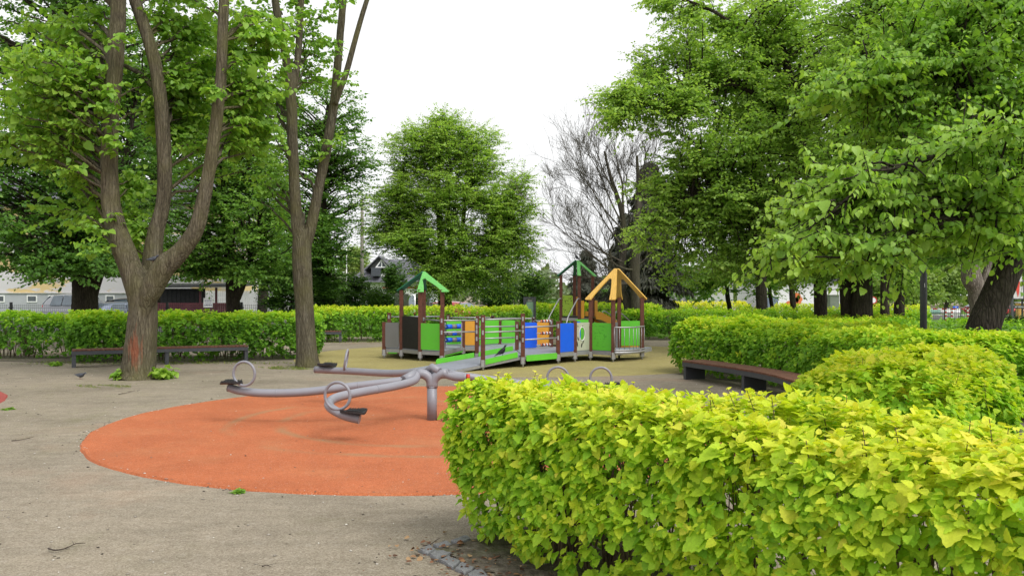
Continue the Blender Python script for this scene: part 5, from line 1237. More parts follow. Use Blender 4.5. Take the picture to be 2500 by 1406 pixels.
# ================================================================== things beyond the hedges
M_PLINTH = paint('grey_plinth', (.40,.41,.44), .85, .06, .8, bump=.1, dirt=(.3,.3,.3), dirtamt=.25)
def peel():
    t = NT('peeling_wall'); v = t.coord()
    k = t.ramp(t.noise(t.mapping(v, (.16, 1, .55)), 1.5, 6, .6), [(.47, (0,0,0)), (.50, (1,1,1))])
    c = t.mixc(k, (.62,.47,.24), (.56,.54,.56))
    t.pbr(c, .9, t.bump(k, .4, .02), 0, .2); return t.m
M_WALLP = peel()
M_GLASS = paint('window_glass', (.07,.085,.10), .12, .3, 2, bump=0, dirtamt=0, spec=.8)
M_FRAMEW = paint('white_frame', (.78,.78,.78), .5, .03, 4, dirtamt=.08)
M_FENCE = paint('black_fence', (.012,.013,.014), .5, .1, 10, dirtamt=.05)
M_MAROON = paint('maroon_board', (.105,.026,.034), .6, .2, 3, bump=.1)
M_DARKW = paint('dark_sheet', (.03,.032,.033), .6, .2, 4, bump=.1)
M_SLATE = paint('slate_roof', (.105,.105,.125), .75, .18, 1.2, bump=.3)
M_BRICKR = paint('red_trim', (.40,.10,.05), .7, .1, 3)
M_CONC = paint('pale_concrete', (.46,.46,.44), .85, .08, 2, bump=.1)
M_POLE = paint('weathered_pole', (.20,.18,.155), .85, .2, 3, bump=.2)
def windowed(parent, a, b_, z0, z1, nrm, fw=.07, name='window', cols=1):
    """white framed window standing proud of a wall that runs from a to b_"""
    a = np.array(a, float); b_ = np.array(b_, float); u = unit(b_-a); L = np.linalg.norm(b_-a); n_ = np.array([nrm[0], nrm[1], 0.]); o = V3(a[0], a[1], z0)+n_*.02; ux = V3(u[0], u[1], 0); H = z1-z0
    m = MB(); m.ring([(0, 0), (L, 0), (L, H), (0, H)], [(fw, fw), (L-fw, fw), (L-fw, H-fw), (fw, H-fw)], o, ux, (0, 0, 1), .05)
    for k in range(1, cols): m.bar(o+ux*(L*k/cols)+V3(0, 0, fw), o+ux*(L*k/cols)+V3(0, 0, H-fw), fw*.8, .045, up=(0, 1, 0))
    w_ = m.build(name, M_FRAMEW, parent)
    MB().prism([(fw, fw), (L-fw, fw), (L-fw, H-fw), (fw, H-fw)], o, ux, (0, 0, 1), .015).build('pane', M_GLASS, w_)
    return w_
# ---- pale building at the left with cellar windows
D = 58.; Xb0, Xb1 = -62., (560-1250)/F*D
bl = thing('pale_building', ((Xb0+Xb1)/2, D+5, 0), 'pale building with ochre peeling plaster and small white cellar windows', 'building')
MB().box(((Xb0+Xb1)/2, D+5, .87), (Xb1-Xb0, 10, 1.74)).build('plinth', M_PLINTH, bl)
MB().box(((Xb0+Xb1)/2, D+5.03, 4.8), (Xb1-Xb0-.1, 9.94, 6.02)).build('wall', M_WALLP, bl)
MB().box(((Xb0+Xb1)/2, D+4.98, 1.766), (Xb1-Xb0+.06, 10.1, .05)).build('ledge', M_CONC, bl)
m = MB(); m.prism([(-5.6, 0), (5.6, 0), (0, 2.6)], (Xb0-.3, D+5, 7.83), (0, 1, 0), (0, 0, 1), .1); m.v = []; m.f = []; m.m = []; m.s = []
m.add([(Xb0-.3, D-.5, 7.83), (Xb1+.3, D-.5, 7.83), (Xb1+.3, D+5, 10.2), (Xb0-.3, D+5, 10.2), (Xb0-.3, D+10.5, 7.83), (Xb1+.3, D+10.5, 7.83)], [(0,1,2,3), (3,2,5,4), (0,3,4), (1,5,2), (0,4,5,1)]); m.build('roof', M_SLATE, bl)
for x0, x1 in ((-12, 12), (66, 91), (118, 139), (190, 212), (258, 280), (330, 352)):
    windowed(bl, (W(x0, 0, D)[0], D), (W(x1, 0, D)[0], D), 1.14, 1.62, (0, -1))
for k in range(9):
    x = Xb0+6+k*4.4
    if x < Xb1-2: windowed(bl, (x, D+.06), (x+1.3, D+.06), 3.6, 5.1, (0, -1), .09, cols=2)
# ---- mesh fence
D = 36.
fe = thing('mesh_fence', (-17, D, 0), 'black welded mesh fence on slim posts behind the left hedges', 'fence'); xs = [W(p, 0, D)[0] for p in (-180, 27, 233, 408, 590, 770)]
for x in xs:
    o = MB().box((x, D, .68), (.085, .085, 1.36)).build('post', M_FENCE, fe)
    MB().box((x, D-.003, 1.13), (.17, .11, .045)).build('clamp', M_FENCE, o)
for xa, xb in zip(xs[:-1], xs[1:]):
    m = MB(); n_ = int((xb-xa-.1)/.085)
    for i in range(n_):
        x = xa+.08+i*.085; m.tube([(x, D-.02, .05), (x, D-.02, .98), (x, D-.055, 1.04), (x, D-.02, 1.10), (x, D-.02, 1.27)], .0055, 4, caps=False, smooth=False)
    for z in (.1, .5, .95, 1.12, 1.22): m.bar((xa+.05, D-.028, z), (xb-.05, D-.028, z), .012, .012)
    m.build('mesh_panel', M_FENCE, fe)
# ---- cars: lofted bodies
def car_paint(name, col, metal=.5):
    t = NT(name); p = t.pbr(tuple(col), .3, None, metal, .5); p.inputs['Coat Weight'].default_value = .6; p.inputs['Coat Roughness'].default_value = .05; return t.m
M_TYRE = paint('tyre', (.02,.02,.02), .8, .2, 10); M_RIM = paint('alloy', (.42,.42,.43), .35, .05, 5, metal=.5)
M_LAMPR = paint('tail_lamp_red', (.62,.02,.02), .25, .05, 5, dirtamt=0, spec=.6); M_CGLASS = paint('car_glass', (.10,.13,.16), .08, .2, 2, bump=0, dirtamt=0, spec=.9)
def make_car(name, label, x, y, rz, L, Wd, H, body, hatch=.18, bonnet=.30, group=None):
    """stations along the length: rear (0) to nose (L); rings follow sill, belt and roof"""
    e = thing(name, (x, y, 0), label, 'car', group); ca, sa = math.cos(rz), math.sin(rz)
    def T(px_, py_, pz_): px_ -= L/2; return (x+px_*ca-py_*sa, y+px_*sa+py_*ca, pz_)
    belt = H*.60
    prof = [(0, .55, .60, .60, .80), (.02, .32, belt*.97, belt, .90), (.05, .25, belt, belt+.06*H, .95), (hatch*.55, .22, belt, H*.86, .97), (hatch*1.25, .2, belt, H*.975, 1.0), (.42, .2, belt, H, 1.0), (.60-bonnet*.05, .2, belt, H*.975, 1.0), (.68, .2, belt*.985, H*.86, 1.0),
            (1-bonnet+.05, .2, belt*.955, belt*1.0, .99), (.88, .22, belt*.88, belt*.92, .96), (.965, .26, belt*.74, belt*.77, .88), (1.0, .36, .52, .54, .74)]
    vs, k = [], 10
    for f, zs_, zb, zr, wf in prof:
        w_ = Wd/2*wf; wr = w_*(.74 if zr > belt*1.1 else .90)
        for yy, zz in ((-w_*.94, zs_), (-w_, zs_+.18), (-w_*.99, zb), (-wr, zr-.03), (-wr*.6, zr), (wr*.6, zr), (wr, zr-.03), (w_*.99, zb), (w_, zs_+.18), (w_*.94, zs_)): vs.append(T(f*L, yy, zz))
    n_ = len(prof); fs = [(i*k+j, i*k+(j+1) % k, (i+1)*k+(j+1) % k, (i+1)*k+j) for i in range(n_-1) for j in range(k)]+[tuple(reversed(range(k))), tuple(range((n_-1)*k, n_*k))]
    bo = MB().add(vs, fs, 0, True).build('body', body, e)
    bo.modifiers.new('smooth', 'SUBSURF').levels = 1; bo.modifiers['smooth'].render_levels = 2
    def wz(f, up): return np.interp(f, [p[0] for p in prof], [p[3] if up else p[2] for p in prof])
    for sgn in (-1, 1):
        for f0, f1 in ((.20, .395), (.415, .66)):
            q = []
            for f, up in ((f0, 0), (f1+(.03 if f1 > .6 else 0), 0), (f1-(.05 if f1 > .6 else 0), 1), (f0+(.03 if f0 < .3 else 0), 1)):
                z = wz(f, 1)-.10 if up else belt+.03; w_ = Wd/2; t_ = (z-belt)/(H-belt); q.append(T(f*L, sgn*(w_*(1.0-.235*t_)+.004), z))
            q2 = [tuple(np.array(p)+np.array([-sa, ca, 0])*sgn*.006) for p in q]; MB().add(q+q2, [(0,1,2,3), (7,6,5,4), (0,4,5,1), (1,5,6,2), (2,6,7,3), (3,7,4,0)]).build('side_window', M_CGLASS, e)
        q = np.array(T(.055*L, sgn*Wd*.405, belt*.98)); MB().ball(q, (.08, .10, .13), 10, 6).build('tail_light', M_LAMPR, e)
        q = np.array(T(.955*L, sgn*Wd*.33, belt*.73)); MB().ball(q, (.16, .13, .09), 10, 6).build('headlight', M_WHITE, e)
        for f in (.19, .815):
            c = V3(*T(f*L, sgn*(Wd/2-.09), .31)); ax = V3(-sa, ca, 0)*sgn; m = MB().tube([c-ax*.1, c+ax*.1], .31, 22); wh = m.build('wheel', M_TYRE, e)
            MB().tube([c+ax*.1, c+ax*.112], .19, 18).build('rim', M_RIM, wh)
    for f0, z0, f1, z1, nm in ((.035, belt+.10, hatch*.85, H*.90, 'rear_window'), (.735, belt*1.02, .625, H*.93, 'windscreen')):
        s = [T(f0*L, -Wd*.40, z0), T(f0*L, Wd*.40, z0), T(f1*L, Wd*.33, z1), T(f1*L, -Wd*.33, z1)]
        d_ = V3(ca, sa, 0)*(-.03 if f0 < .5 else .03)+V3(0, 0, .02); s2 = [tuple(np.array(p)+d_) for p in s]
        MB().add(s+s2, [(3,2,1,0), (4,5,6,7), (0,1,5,4), (1,2,6,5), (2,3,7,6), (3,0,4,7)]).build(nm, M_CGLASS, e)
    return e
p = W(196, 0, 46); make_car('silver_car', 'tall silver car parked before the pale building, facing right', p[0], 46, -.35, 4.1, 1.75, 1.74, car_paint('silver_lacquer', (.30,.31,.335)), .14, .22)
p = W(282, 0, 41); make_car('blue_grey_car', 'low blue-grey hatchback showing its red tail lamp beside the triple-stemmed tree', p[0], 42, .95, 3.8, 1.66, 1.34, car_paint('blue_grey_lacquer', (.22,.25,.33)), .16)
p = W(332, 0, 48); make_car('black_car', 'black car mostly hidden behind the triple-stemmed tree', p[0], 48.5, .1, 4.2, 1.75, 1.5, car_paint('black_lacquer', (.012,.012,.014)), .16)
p = W(1022, 0, 52); make_car('white_van', 'white car seen between the concrete slabs beyond the middle hedge', p[0], 53, .25, 4.6, 1.85, 1.72, car_paint('white_lacquer', (.72,.73,.75), .1), .10)
p = W(1066, 0, 47); make_car('red_car', 'red car nose right of the concrete slabs under the spreading tree', p[0]+.3, 48, 2.6, 3.9, 1.65, 1.32, car_paint('red_lacquer', (.40,.03,.05), .2), .16)
p = W(2446, 0, 62); make_car('red_car', 'bright red car beyond the street railing, right of the leaning trunk', p[0], 63, .1, 4.0, 1.7, 1.1, car_paint('bright_red_lacquer', (.55,.03,.03), .1), .16)
# ---- maroon shed
D = 45.; x0, x1, xr = W(375, 0, D)[0], W(487, 0, D)[0], W(580, 0, D)[0]
sh = thing('shed', ((x0+xr)/2, D+1.5, 0), 'open-sided dark shed with a flat roof and maroon boarded front', 'shed')
m = MB(); m.add([(x0-.4, D-.5, 2.16), (xr+.3, D-.5, 2.22), (xr+.3, D+3.2, 2.36), (x0-.4, D+3.2, 2.30), (x0-.4, D-.5, 2.02), (xr+.3, D-.5, 2.08), (xr+.3, D+3.2, 2.22), (x0-.4, D+3.2, 2.16)], [(0,1,2,3), (7,6,5,4), (0,4,5,1), (1,5,6,2), (2,6,7,3), (3,7,4,0)]); m.build('roof', M_DARKW, sh)
m = MB(); n_ = int((x1-x0)/.12)
for i in range(n_): m.box((x0+.06+i*.12, D+.9+(i % 2)*.02, 1.0), (.118, .03, 2.0))
m.build('sheet_wall', M_DARKW, sh)
m = MB(); n_ = int((xr-x0)/.11)
for i in range(n_): m.box((x0+.055+i*.11, D, .62), (.10, .02, 1.24))
m.bar((x0, D+.03, 1.1), (xr, D+.03, 1.1), .03, .08); m.build('board_front', M_MAROON, sh)
for px in (487, 526, 578): MB().box((W(px, 0, D)[0], D+.12, 1.03), (.10, .10, 2.05)).build('post', M_MAROON, sh)
no = thing('notice', (W(508, 0, D)[0], D-.03, 0), 'white paper notice with small blue figures fixed to the maroon boards', 'notice')
q = W(508, 739, D-.04); MB().box((q[0], D-.04, q[2]), (.48, .012, .50)).build('sheet', M_WHITE, no)
m = MB()
for i in range(4): m.box((q[0]-.15+i*.1, D-.049, q[2]+.10), (.045, .006, .07))
m.box((q[0], D-.049, q[2]-.02), (.36, .006, .02)); 
for i in range(5): m.box((q[0]-.16+i*.08, D-.049, q[2]-.11), (.05, .006, .05))
m.build('print', paint('notice_print', (.10,.10,.22), .6), no)
lf = thing('white_fence', (W(540, 0, 52)[0], 52, 0), 'white slatted fence seen through the open side of the shed', 'fence'); m = MB()
for i in range(60): m.box((W(470, 0, 52)[0]+i*.11, 52, .95), (.085, .025, 1.9))
m.build('slats', M_WHITE, lf); MB().bar((W(470, 0, 52)[0], 52.04, 1.5), (W(470, 0, 52)[0]+6.6, 52.04, 1.5), .04, .09).build('rail', M_WHITE, lf)
# ---- grey-roofed house
D = 76.; hx0, hx1 = W(848, 0, D)[0], W(1075, 0, D)[0]; ze, zr = ZY(686, D), ZY(629, D)
ho = thing('grey_roofed_house', ((hx0+hx1)/2, D+4, 0), 'white house under a big slate roof with a triangular dormer window', 'house')
MB().box(((hx0+hx1)/2, D+4, ze/2), (hx1-hx0-.8, 7, ze)).build('wall', M_WHITE, ho)
m = MB(); m.add([(hx0, D-.2, ze-.1), (hx1, D-.2, ze-.1), (hx1-1.2, D+4, zr), (hx0+1.9, D+4, zr), (hx0, D+8.2, ze-.1), (hx1, D+8.2, ze-.1)], [(0,1,2,3), (3,2,5,4), (0,3,4), (1,5,2), (0,4,5,1)]); ro = m.build('roof', M_SLATE, ho)
MB().box(((hx0+hx1)/2+1.0, D+.46, ZY(702, D)), (4.2, .06, .14)).build('red_band', M_BRICKR, ho)
yd = D+.9; ax = W(926, 0, yd)[0]; za, zb = ZY(624, yd), ZY(655, yd); hw = .95
m = MB(); dk = []
for s in (-1, 1): m.add([(ax, yd-.3, za), (ax+s*(hw+.35), yd-.3, zb-.12), (ax+s*(hw+.35), yd+3.2, zb-.12), (ax, yd+3.2, za), (ax, yd-.3, za-.12), (ax+s*(hw+.35), yd-.3, zb-.24), (ax+s*(hw+.35), yd+3.2, zb-.24), (ax, yd+3.2, za-.12)], [(0,1,2,3), (7,6,5,4), (0,4,5,1), (1,5,6,2), (2,6,7,3), (3,7,4,0)])
do = m.build('dormer', M_SLATE, ho)
MB().prism([(-hw, 0), (hw, 0), (0, za-zb-.14)], (ax, yd, zb), (1, 0, 0), (0, 0, 1), .1).build('gable', M_DARKW, do)
m = MB(); m.ring([(-.42, .05), (.78, .05), (.18, .86)], [(-.22, .14), (.60, .14), (.18, .68)], (ax+.05, yd-.07, zb), (1, 0, 0), (0, 0, 1), .05); m.bar((ax+.23, yd-.07, zb+.14), (ax+.23, yd-.07, zb+.70), .09, .04, up=(0, 1, 0)); wi = m.build('window', M_FRAMEW, do)
MB().prism([(-.22, .14), (.60, .14), (.18, .68)], (ax+.05, yd-.06, zb), (1, 0, 0), (0, 0, 1), .02).build('pane', M_GLASS, wi)
MB().box((W(917, 0, D)[0], D+.35, ZY(664, D)), (.72, 1.2, .75)).build('vent_box', paint('blue_grey_box', (.06,.065,.085), .6), ho)
MB().prism([(-.28, -.28), (.28, -.28), (.28, .28), (-.28, .28)], (W(932, 0, D)[0], D+1.02, ZY(672, D)), (1, 0, 0), unit(V3(0, 4.2, zr-ze)), .14).build('skylight', M_WHITE, ho)
# ---- pole, mast, slabs, stele
up_ = thing('utility_pole', (W(884, 0, 60)[0], 60, 0), 'tall weathered concrete utility pole left of the spreading tree', 'pole'); zt_ = ZY(485, 60)
MB().tube([(W(884, 0, 60)[0], 60, 0), (W(884, 0, 60)[0], 60, zt_)], [.15, .10], 10).build('shaft', M_POLE, up_)
MB().bar((W(884, 0, 60)[0]-.7, 60, zt_-.4), (W(884, 0, 60)[0]+.7, 60, zt_-.4), .09, .09).build('cross_arm', M_POLE, up_)
for k, z in enumerate((ZY(632, 60), ZY(640, 60), ZY(648, 60))):
    m = MB(); a_ = V3(W(884, 0, 60)[0], 60-.16, z+.6); c = V3(W(1090, 0, 66)[0], 66, z-.1)
    m.tube([a_*(1-f)+c*f-V3(0, 0, .25*4*f*(1-f)) for f in np.linspace(0, 1, 10)], .012, 4); m.build('wire', M_FENCE, up_)
ma = thing('mast', (W(846, 0, 95)[0], 95, 0), 'thin white mast beyond the grey-roofed house', 'pole')
MB().tube([(W(846, 0, 95)[0], 95, 0), (W(846, 0, 95)[0], 95, ZY(606, 95))], .06, 8).build('shaft', M_WHITE, ma); MB().box((W(846, 0, 95)[0], 94.9, ZY(614, 95)), (.5, .1, .12)).build('bracket', M_FENCE, ma)
D = 40.
for (pa, pb, lab) in ((964, 998, 'pale concrete slab left of the white car, behind the golden-topped hedge'), (1015, 1049, 'pale concrete slab with a dark notice plate, behind the golden-topped hedge')):
    a_, c = W(pa, 0, D)[0], W(pb, 0, D)[0]; t_ = thing('concrete_slab', ((a_+c)/2, D, 0), lab, 'slab', 'concrete slabs beyond the middle hedge'); MB().box(((a_+c)/2, D, .86), (c-a_, .18, 1.72)).build('slab', M_CONC, t_, .01)
    if pa > 1000:
        pl = MB().box(((a_+c)/2-.1, D-.10, 1.28), (c-a_-.22, .02, .44)).build('plate', M_DSTEEL, t_)
        m = MB()
        for i in range(3): m.box(((a_+c)/2-.1, D-.113, 1.40-i*.11), (.3, .006, .035))
        m.build('print', M_CONC, pl)
D = 33.2; x = W(1293, 0, D)[0]; il = thing('information_stele', (x, D, 0), 'dark grey information stele with a green panel between two hedges', 'sign'); ztp = ZY(725, D)
MB().ring([(-.245, 0), (.245, 0), (.245, ztp), (-.245, ztp)], [(-.13, .55), (.15, .55), (.15, ztp-.07), (-.13, ztp-.07)], (x, D, 0), (1, 0, 0), (0, 0, 1), .12).build('frame', M_DSTEEL, il)
MB().box((x+.01, D, (ztp-.2+.55)/2), (.279, .05, ztp-.2-.55)).build('panel', paint('sage_panel', (.20,.34,.22), .5), il)
hp = MB().box((x+.01, D, ztp-.135), (.279, .05, .125)).build('header', paint('slate_header', (.09,.11,.11), .5), il)
m = MB()
for i in range(3): m.box((x+.015, D-.028, ztp-.09-i*.04), (.20-.03*i, .006, .014))
m.build('print', M_BEIGE, hp)
# ---- lamp post
x, D = W(2254.5, 0, 16)[0], 16.; la = thing('lamp_post', (x, D, 0), 'dark cylindrical lamp post standing behind the curved hedge', 'lamp')
MB().lathe([(.062, 0), (.062, 2.2), (.058, 2.23), (.058, 4.3)], (x, D, 0), 20).build('shaft', M_DSTEEL, la)
MB().lathe([(.058, 4.3), (.19, 4.34), (.20, 4.40), (.05, 4.46)], (x, D, 0), 20).build('lantern', M_DSTEEL, la)
MB().lathe([(.15, 4.27), (.17, 4.335)], (x, D, 0), 20).build('diffuser', M_WHITE, la)
def text_obj(s, name, loc, size, mat, parent=None, rz=0., ext=.002):
    cu = bpy.data.curves.new(name, 'FONT'); cu.body = s; cu.size = size; cu.extrude = ext; cu.align_x = 'CENTER'; cu.align_y = 'CENTER'
    tmp = bpy.data.objects.new(name, cu); COL.objects.link(tmp); me = bpy.data.meshes.new_from_object(tmp); bpy.data.objects.remove(tmp)
    me.materials.clear(); o = link_mesh(name, me, mat, None)
    o.rotation_euler = (math.radians(90), 0, rz)
    l = np.array(loc, float)-(root_loc(parent) if parent is not None else 0); o.location = tuple(l)
    if parent is not None: o.parent = parent
    return o
text_obj('1', 'number', (x-.01, D-.066, ZY(697, 16)), .11, M_WHITE, la)
# ---- grey gabled house, right of the conifers
D = 62.; gx0, gx1 = W(1628, 0, D)[0], W(1790, 0, D)[0]; gm = W(1715, 0, D)[0]
gh = thing('grey_gabled_house', ((gx0+gx1)/2, D+4, 0), 'light grey gable-ended house half hidden right of the dark conifers', 'house'); zs_, zg = ZY(687, D), ZY(660, D)
MB().prism([(gx0, 0), (gx1, 0), (gx1, zs_), (gm, zg), (gx0, zs_)], (0, D+4, 0), (1, 0, 0), (0, 0, 1), 8).build('wall', M_CONC, gh)
m = MB()
for xa, sg in ((gx0, -1), (gx1, 1)):
    p0 = V3(gm, D-.2, zg+.02); p1 = V3(xa+sg*.3, D-.2, zs_-.08); p2 = p1+V3(0, 8.4, 0); p3 = p0+V3(0, 8.4, 0); u_ = V3(0, 0, .14)
    m.add([p0, p1, p2, p3, p0+u_, p1+u_, p2+u_, p3+u_], [(3,2,1,0), (4,5,6,7), (0,1,5,4), (1,2,6,5), (2,3,7,6), (3,0,4,7)])
m.build('roof', paint('brown_roof', (.10,.05,.045), .7, .15, 2), gh)
MB().box((W(1640, 0, D)[0], D-.9, .62), (2.4, 1.6, 1.24)).build('annex', paint('dim_annex', (.22,.22,.23), .8, .1, 2), gh)
# ---- pale shopfronts between the trunks at the right
D = 64.; sx0, sx1 = W(1868, 0, D)[0], W(2060, 0, D)[0]
sf = thing('shopfront_building', ((sx0+sx1)/2, D+4, 0), 'low white shop building seen between the dark trunks', 'building')
MB().box(((sx0+sx1)/2, D+4, 1.35), (sx1-sx0, 8, 2.7)).build('wall', M_WHITE, sf); MB().box(((sx0+sx1)/2, D+3.9, 2.78), (sx1-sx0+.5, 8.5, .16)).build('roof', M_SLATE, sf)
MB().box((W(1886, 0, D)[0], D-.03, .75), (.8, .08, 1.5)).build('door', paint('blue_grey_door', (.16,.20,.26), .5), sf)
m = MB()
for cx_, cy_, r_ in ((1944, 726, .30), (1950, 733, .26), (1940, 738, .24), (1926, 742, .20)): m.prism([(r_*math.cos(t)*(1+.25*math.sin(3*t)), r_*math.sin(t)*1.2) for t in np.linspace(0, 6.28, 15)[:-1]], (W(cx_, 0, D)[0], D-.02, ZY(cy_, D)), (1, 0, 0), (0, 0, 1), .02)
m.build('wall_painting', M_ORB, sf)
ki = thing('kiosk_box', (W(2034, 0, 42)[0], 42, 0), 'pale green-grey utility box between the dark trunks', 'cabinet'); MB().box((W(2034, 0, 42)[0], 42, .82), (.46, .4, 1.62)).build('cabinet', paint('grey_green', (.27,.30,.26), .6), ki, .01)
MB().box((W(2034, 0, 42)[0], 42, 1.655), (.54, .48, .05)).build('lid', M_CONC, ki)
# ---- street edge at the right: railing, red and white barrier, signs
D = 52.
rl = thing('street_railing', (W(2330, 0, D)[0], D, 0), 'black bar railing along the street at the right', 'railing'); xa, xb = W(2130, 0, D)[0], W(2560, 0, D)[0]; z1, z0 = ZY(752.5, D), ZY(780, D)
for z in (z1, z0): MB().bar((xa, D, z), (xb, D, z), .035, .035).build('rail', M_FENCE, rl)
m = MB(); n_ = int((xb-xa)/.125)
for i in range(n_): m.bar((xa+i*.125, D, z0), (xa+i*.125, D, z1), .016, .016)
m.build('bars', M_FENCE, rl)
for px in (2225, 2266, 2306, 2346, 2390, 2432, 2474): MB().bar((W(px, 0, D)[0], D+.003, 0), (W(px, 0, D)[0], D+.003, z1+.02), .05, .05).build('post', M_FENCE, rl)
D = 53.5
ba = thing('traffic_barrier', (W(2300, 0, D)[0], D, 0), 'red and white striped pipe barrier behind the street railing', 'barrier')
def striped(m, p0, p1, r_, n_):
    p0, p1 = np.array(p0, float), np.array(p1, float)
    for i in range(n_): m.tube([p0+(p1-p0)*i/n_, p0+(p1-p0)*(i+1)/n_], r_, 8, mi=i % 2)
m = MB(); striped(m, (W(2130, 0, D)[0], D, ZY(754.5, D)), (W(2378, 0, D)[0], D, ZY(754.5, D)), .035, 22); m.build('top_pipe', [M_WHITE, M_RED], ba)
m = MB(); striped(m, (W(2130, 0, D)[0], D, ZY(768.5, D)), (W(2378, 0, D)[0], D, ZY(768.5, D)), .022, 10); m.build('low_pipe', [M_WHITE, M_WHITE], ba)
for px in (2262.5, 2309, 2324, 2363):
    m = MB(); x = W(px, 0, D-.1)[0]; striped(m, (x, D-.1, 0.03), (x, D-.1, ZY(752, D)), .06, 7); m.build('post', [M_RED, M_WHITE], ba)
q = 60.; pi = thing('drain_pipe', (W(2300, 0, q)[0], q, 0), 'long green and white pipe lying beyond the barrier', 'pipe'); zc = ZY(761.5, q)
MB().tube([(W(2190, 0, q)[0], q, zc), (W(2294, 0, q)[0], q, zc)], .15, 14).build('green_length', paint('sea_green', (.16,.30,.24), .5), pi); MB().tube([(W(2294, 0, q)[0], q, zc), (W(2345, 0, q)[0], q, zc)], .14, 14).build('white_length', M_WHITE, pi)
for px in (2210, 2260, 2330): MB().box((W(px, 0, q)[0], q, (zc-.15)/2), (.3, .3, zc-.15)).build('cradle', M_CONC, pi)
bs_ = thing('blue_sign', (W(2333, 0, 58)[0], 58, 0), 'small blue sign on a post beyond the striped barrier', 'sign'); x = W(2333, 0, 58)[0]
MB().box((x, 58, ZY(750, 58)), (.36, .02, .14)).build('plate', M_BLUE, bs_); MB().tube([(x, 58.03, 0), (x, 58.03, ZY(748, 58))], .02, 6).build('post', M_GALV, bs_)
MB().box((x+.01, 57.985, ZY(750, 58)), (.12, .006, .035)).build('symbol', M_WHITE, bs_)
rs = thing('round_sign', (W(2132, 0, 66)[0], 66, 0), 'round white sign with a red rim beside the thick black trunk', 'sign'); c = W(2132, 733, 66)
dsk = [(math.cos(t), math.sin(t)) for t in np.linspace(0, 2*math.pi, 29)[:-1]]
MB().prism([(a_*.27, b_*.27) for a_, b_ in dsk], c, (1, 0, 0), (0, 0, 1), .02).build('plate', M_WHITE, rs); MB().ring([(a_*.29, b_*.29) for a_, b_ in dsk], [(a_*.21, b_*.21) for a_, b_ in dsk], c-V3(0, .012, 0), (1, 0, 0), (0, 0, 1), .02).build('rim', M_RED, rs)
MB().tube([(c[0], 66.04, 0), (c[0], 66.04, c[2]+.3)], .03, 8).build('post', M_GALV, rs)
# billboard and banners
D = 56.
bb_ = thing('billboard', (W(2482, 0, D)[0], D, 0), 'framed poster with an abstract red shape at the right edge', 'billboard'); xa, xb = W(2471, 0, D)[0], W(2498, 0, D)[0]; za, zb = ZY(729, D), ZY(669, D)
MB().box(((xa+xb)/2, D, (za+zb)/2), (xb-xa, .05, zb-za)).build('poster', paint('poster_grey', (.55,.52,.53), .5, .3, 3), bb_)
MB().prism([(-.16, .58), (.0, .60), (.15, .40), (.10, -.30), (.02, -.62), (-.06, -.30), (-.20, .30)], ((xa+xb)/2-.02, D-.032, (za+zb)/2-.1), (1, 0, 0), (0, 0, 1), .012).build('red_shape', paint('poster_red', (.62,.06,.04), .5), bb_)
MB().ring([(xa-.06, za-.06), (xb+.06, za-.06), (xb+.06, zb+.06), (xa-.06, zb+.06)], [(xa, za), (xb, za), (xb, zb), (xa, zb)], (0, D, 0), (1, 0, 0), (0, 0, 1), .09).build('frame', M_FENCE, bb_)
for px in (2471, 2498): MB().box((W(px, 0, D)[0], D+.1, zb/2), (.09, .08, zb)).build('post', M_FENCE, bb_)
M_BANN = paint('black_banner', (.02,.02,.022), .6)
for (pa, pb, yc, tx, lab) in ((2438, 2465, 750.5, 'LE TAP', 'black banner lettered LE TAP right of the leaning trunk'), (2474, 2502, 749.5, 'MY FIRMA', 'black banner with white capitals below the framed poster')):
    a_, c = W(pa, 0, 55)[0], W(pb, 0, 55)[0]; z = ZY(yc, 55); e = thing('banner', ((a_+c)/2, 55, 0), lab, 'banner', 'banners at the street'); MB().box(((a_+c)/2, 55, z), (c-a_, .02, .21)).build('cloth', M_BANN, e)
    for x in (a_+.02, c-.02): MB().box((x, 55.03, z/2), (.03, .03, z)).build('post', M_FENCE, e)
    text_obj(tx, 'lettering', ((a_+c)/2, 54.985, z), .19 if len(tx) < 7 else .13, M_WHITE, e)
x = W(2470.5, 0, 50)[0]; dp = thing('street_post', (x, 50, 0), 'dark square street post left of the framed poster', 'post'); MB().box((x, 50, ZY(690, 50)/2), (.13, .13, ZY(690, 50))).build('shaft', M_DSTEEL, dp); MB().box((x, 50, ZY(690, 50)+.03), (.16, .16, .06)).build('cap', M_DSTEEL, dp)
for k, px in enumerate((2442, 2453, 2466, 2480, 2495)):
    c = W(px, 772, 46); sapling('potted_shrub', ['slim dark shrub by the railing, first right of the leaning trunk', 'slim dark shrub by the railing, second right of the leaning trunk', 'slim dark shrub by the railing, just left of the dark street post', 'slim dark shrub by the railing below the framed poster', 'slim dark shrub by the railing at the picture edge'][k], c[0], 46, 40, .16, .95, .10, 70+k, M_SHRUBL, .3, SIMPLE)
x = W(2489, 0, 58)[0]; yb = thing('yellow_stand', (x, 58, 0), 'small yellow sales stand below the framed poster', 'stand'); MB().box((x, 58, .55), (.34, .4, 1.1)).build('stand', M_YWOOD, yb, .02); MB().box((x, 57.9, 1.13), (.44, .6, .05)).build('top', M_WHITE, yb)

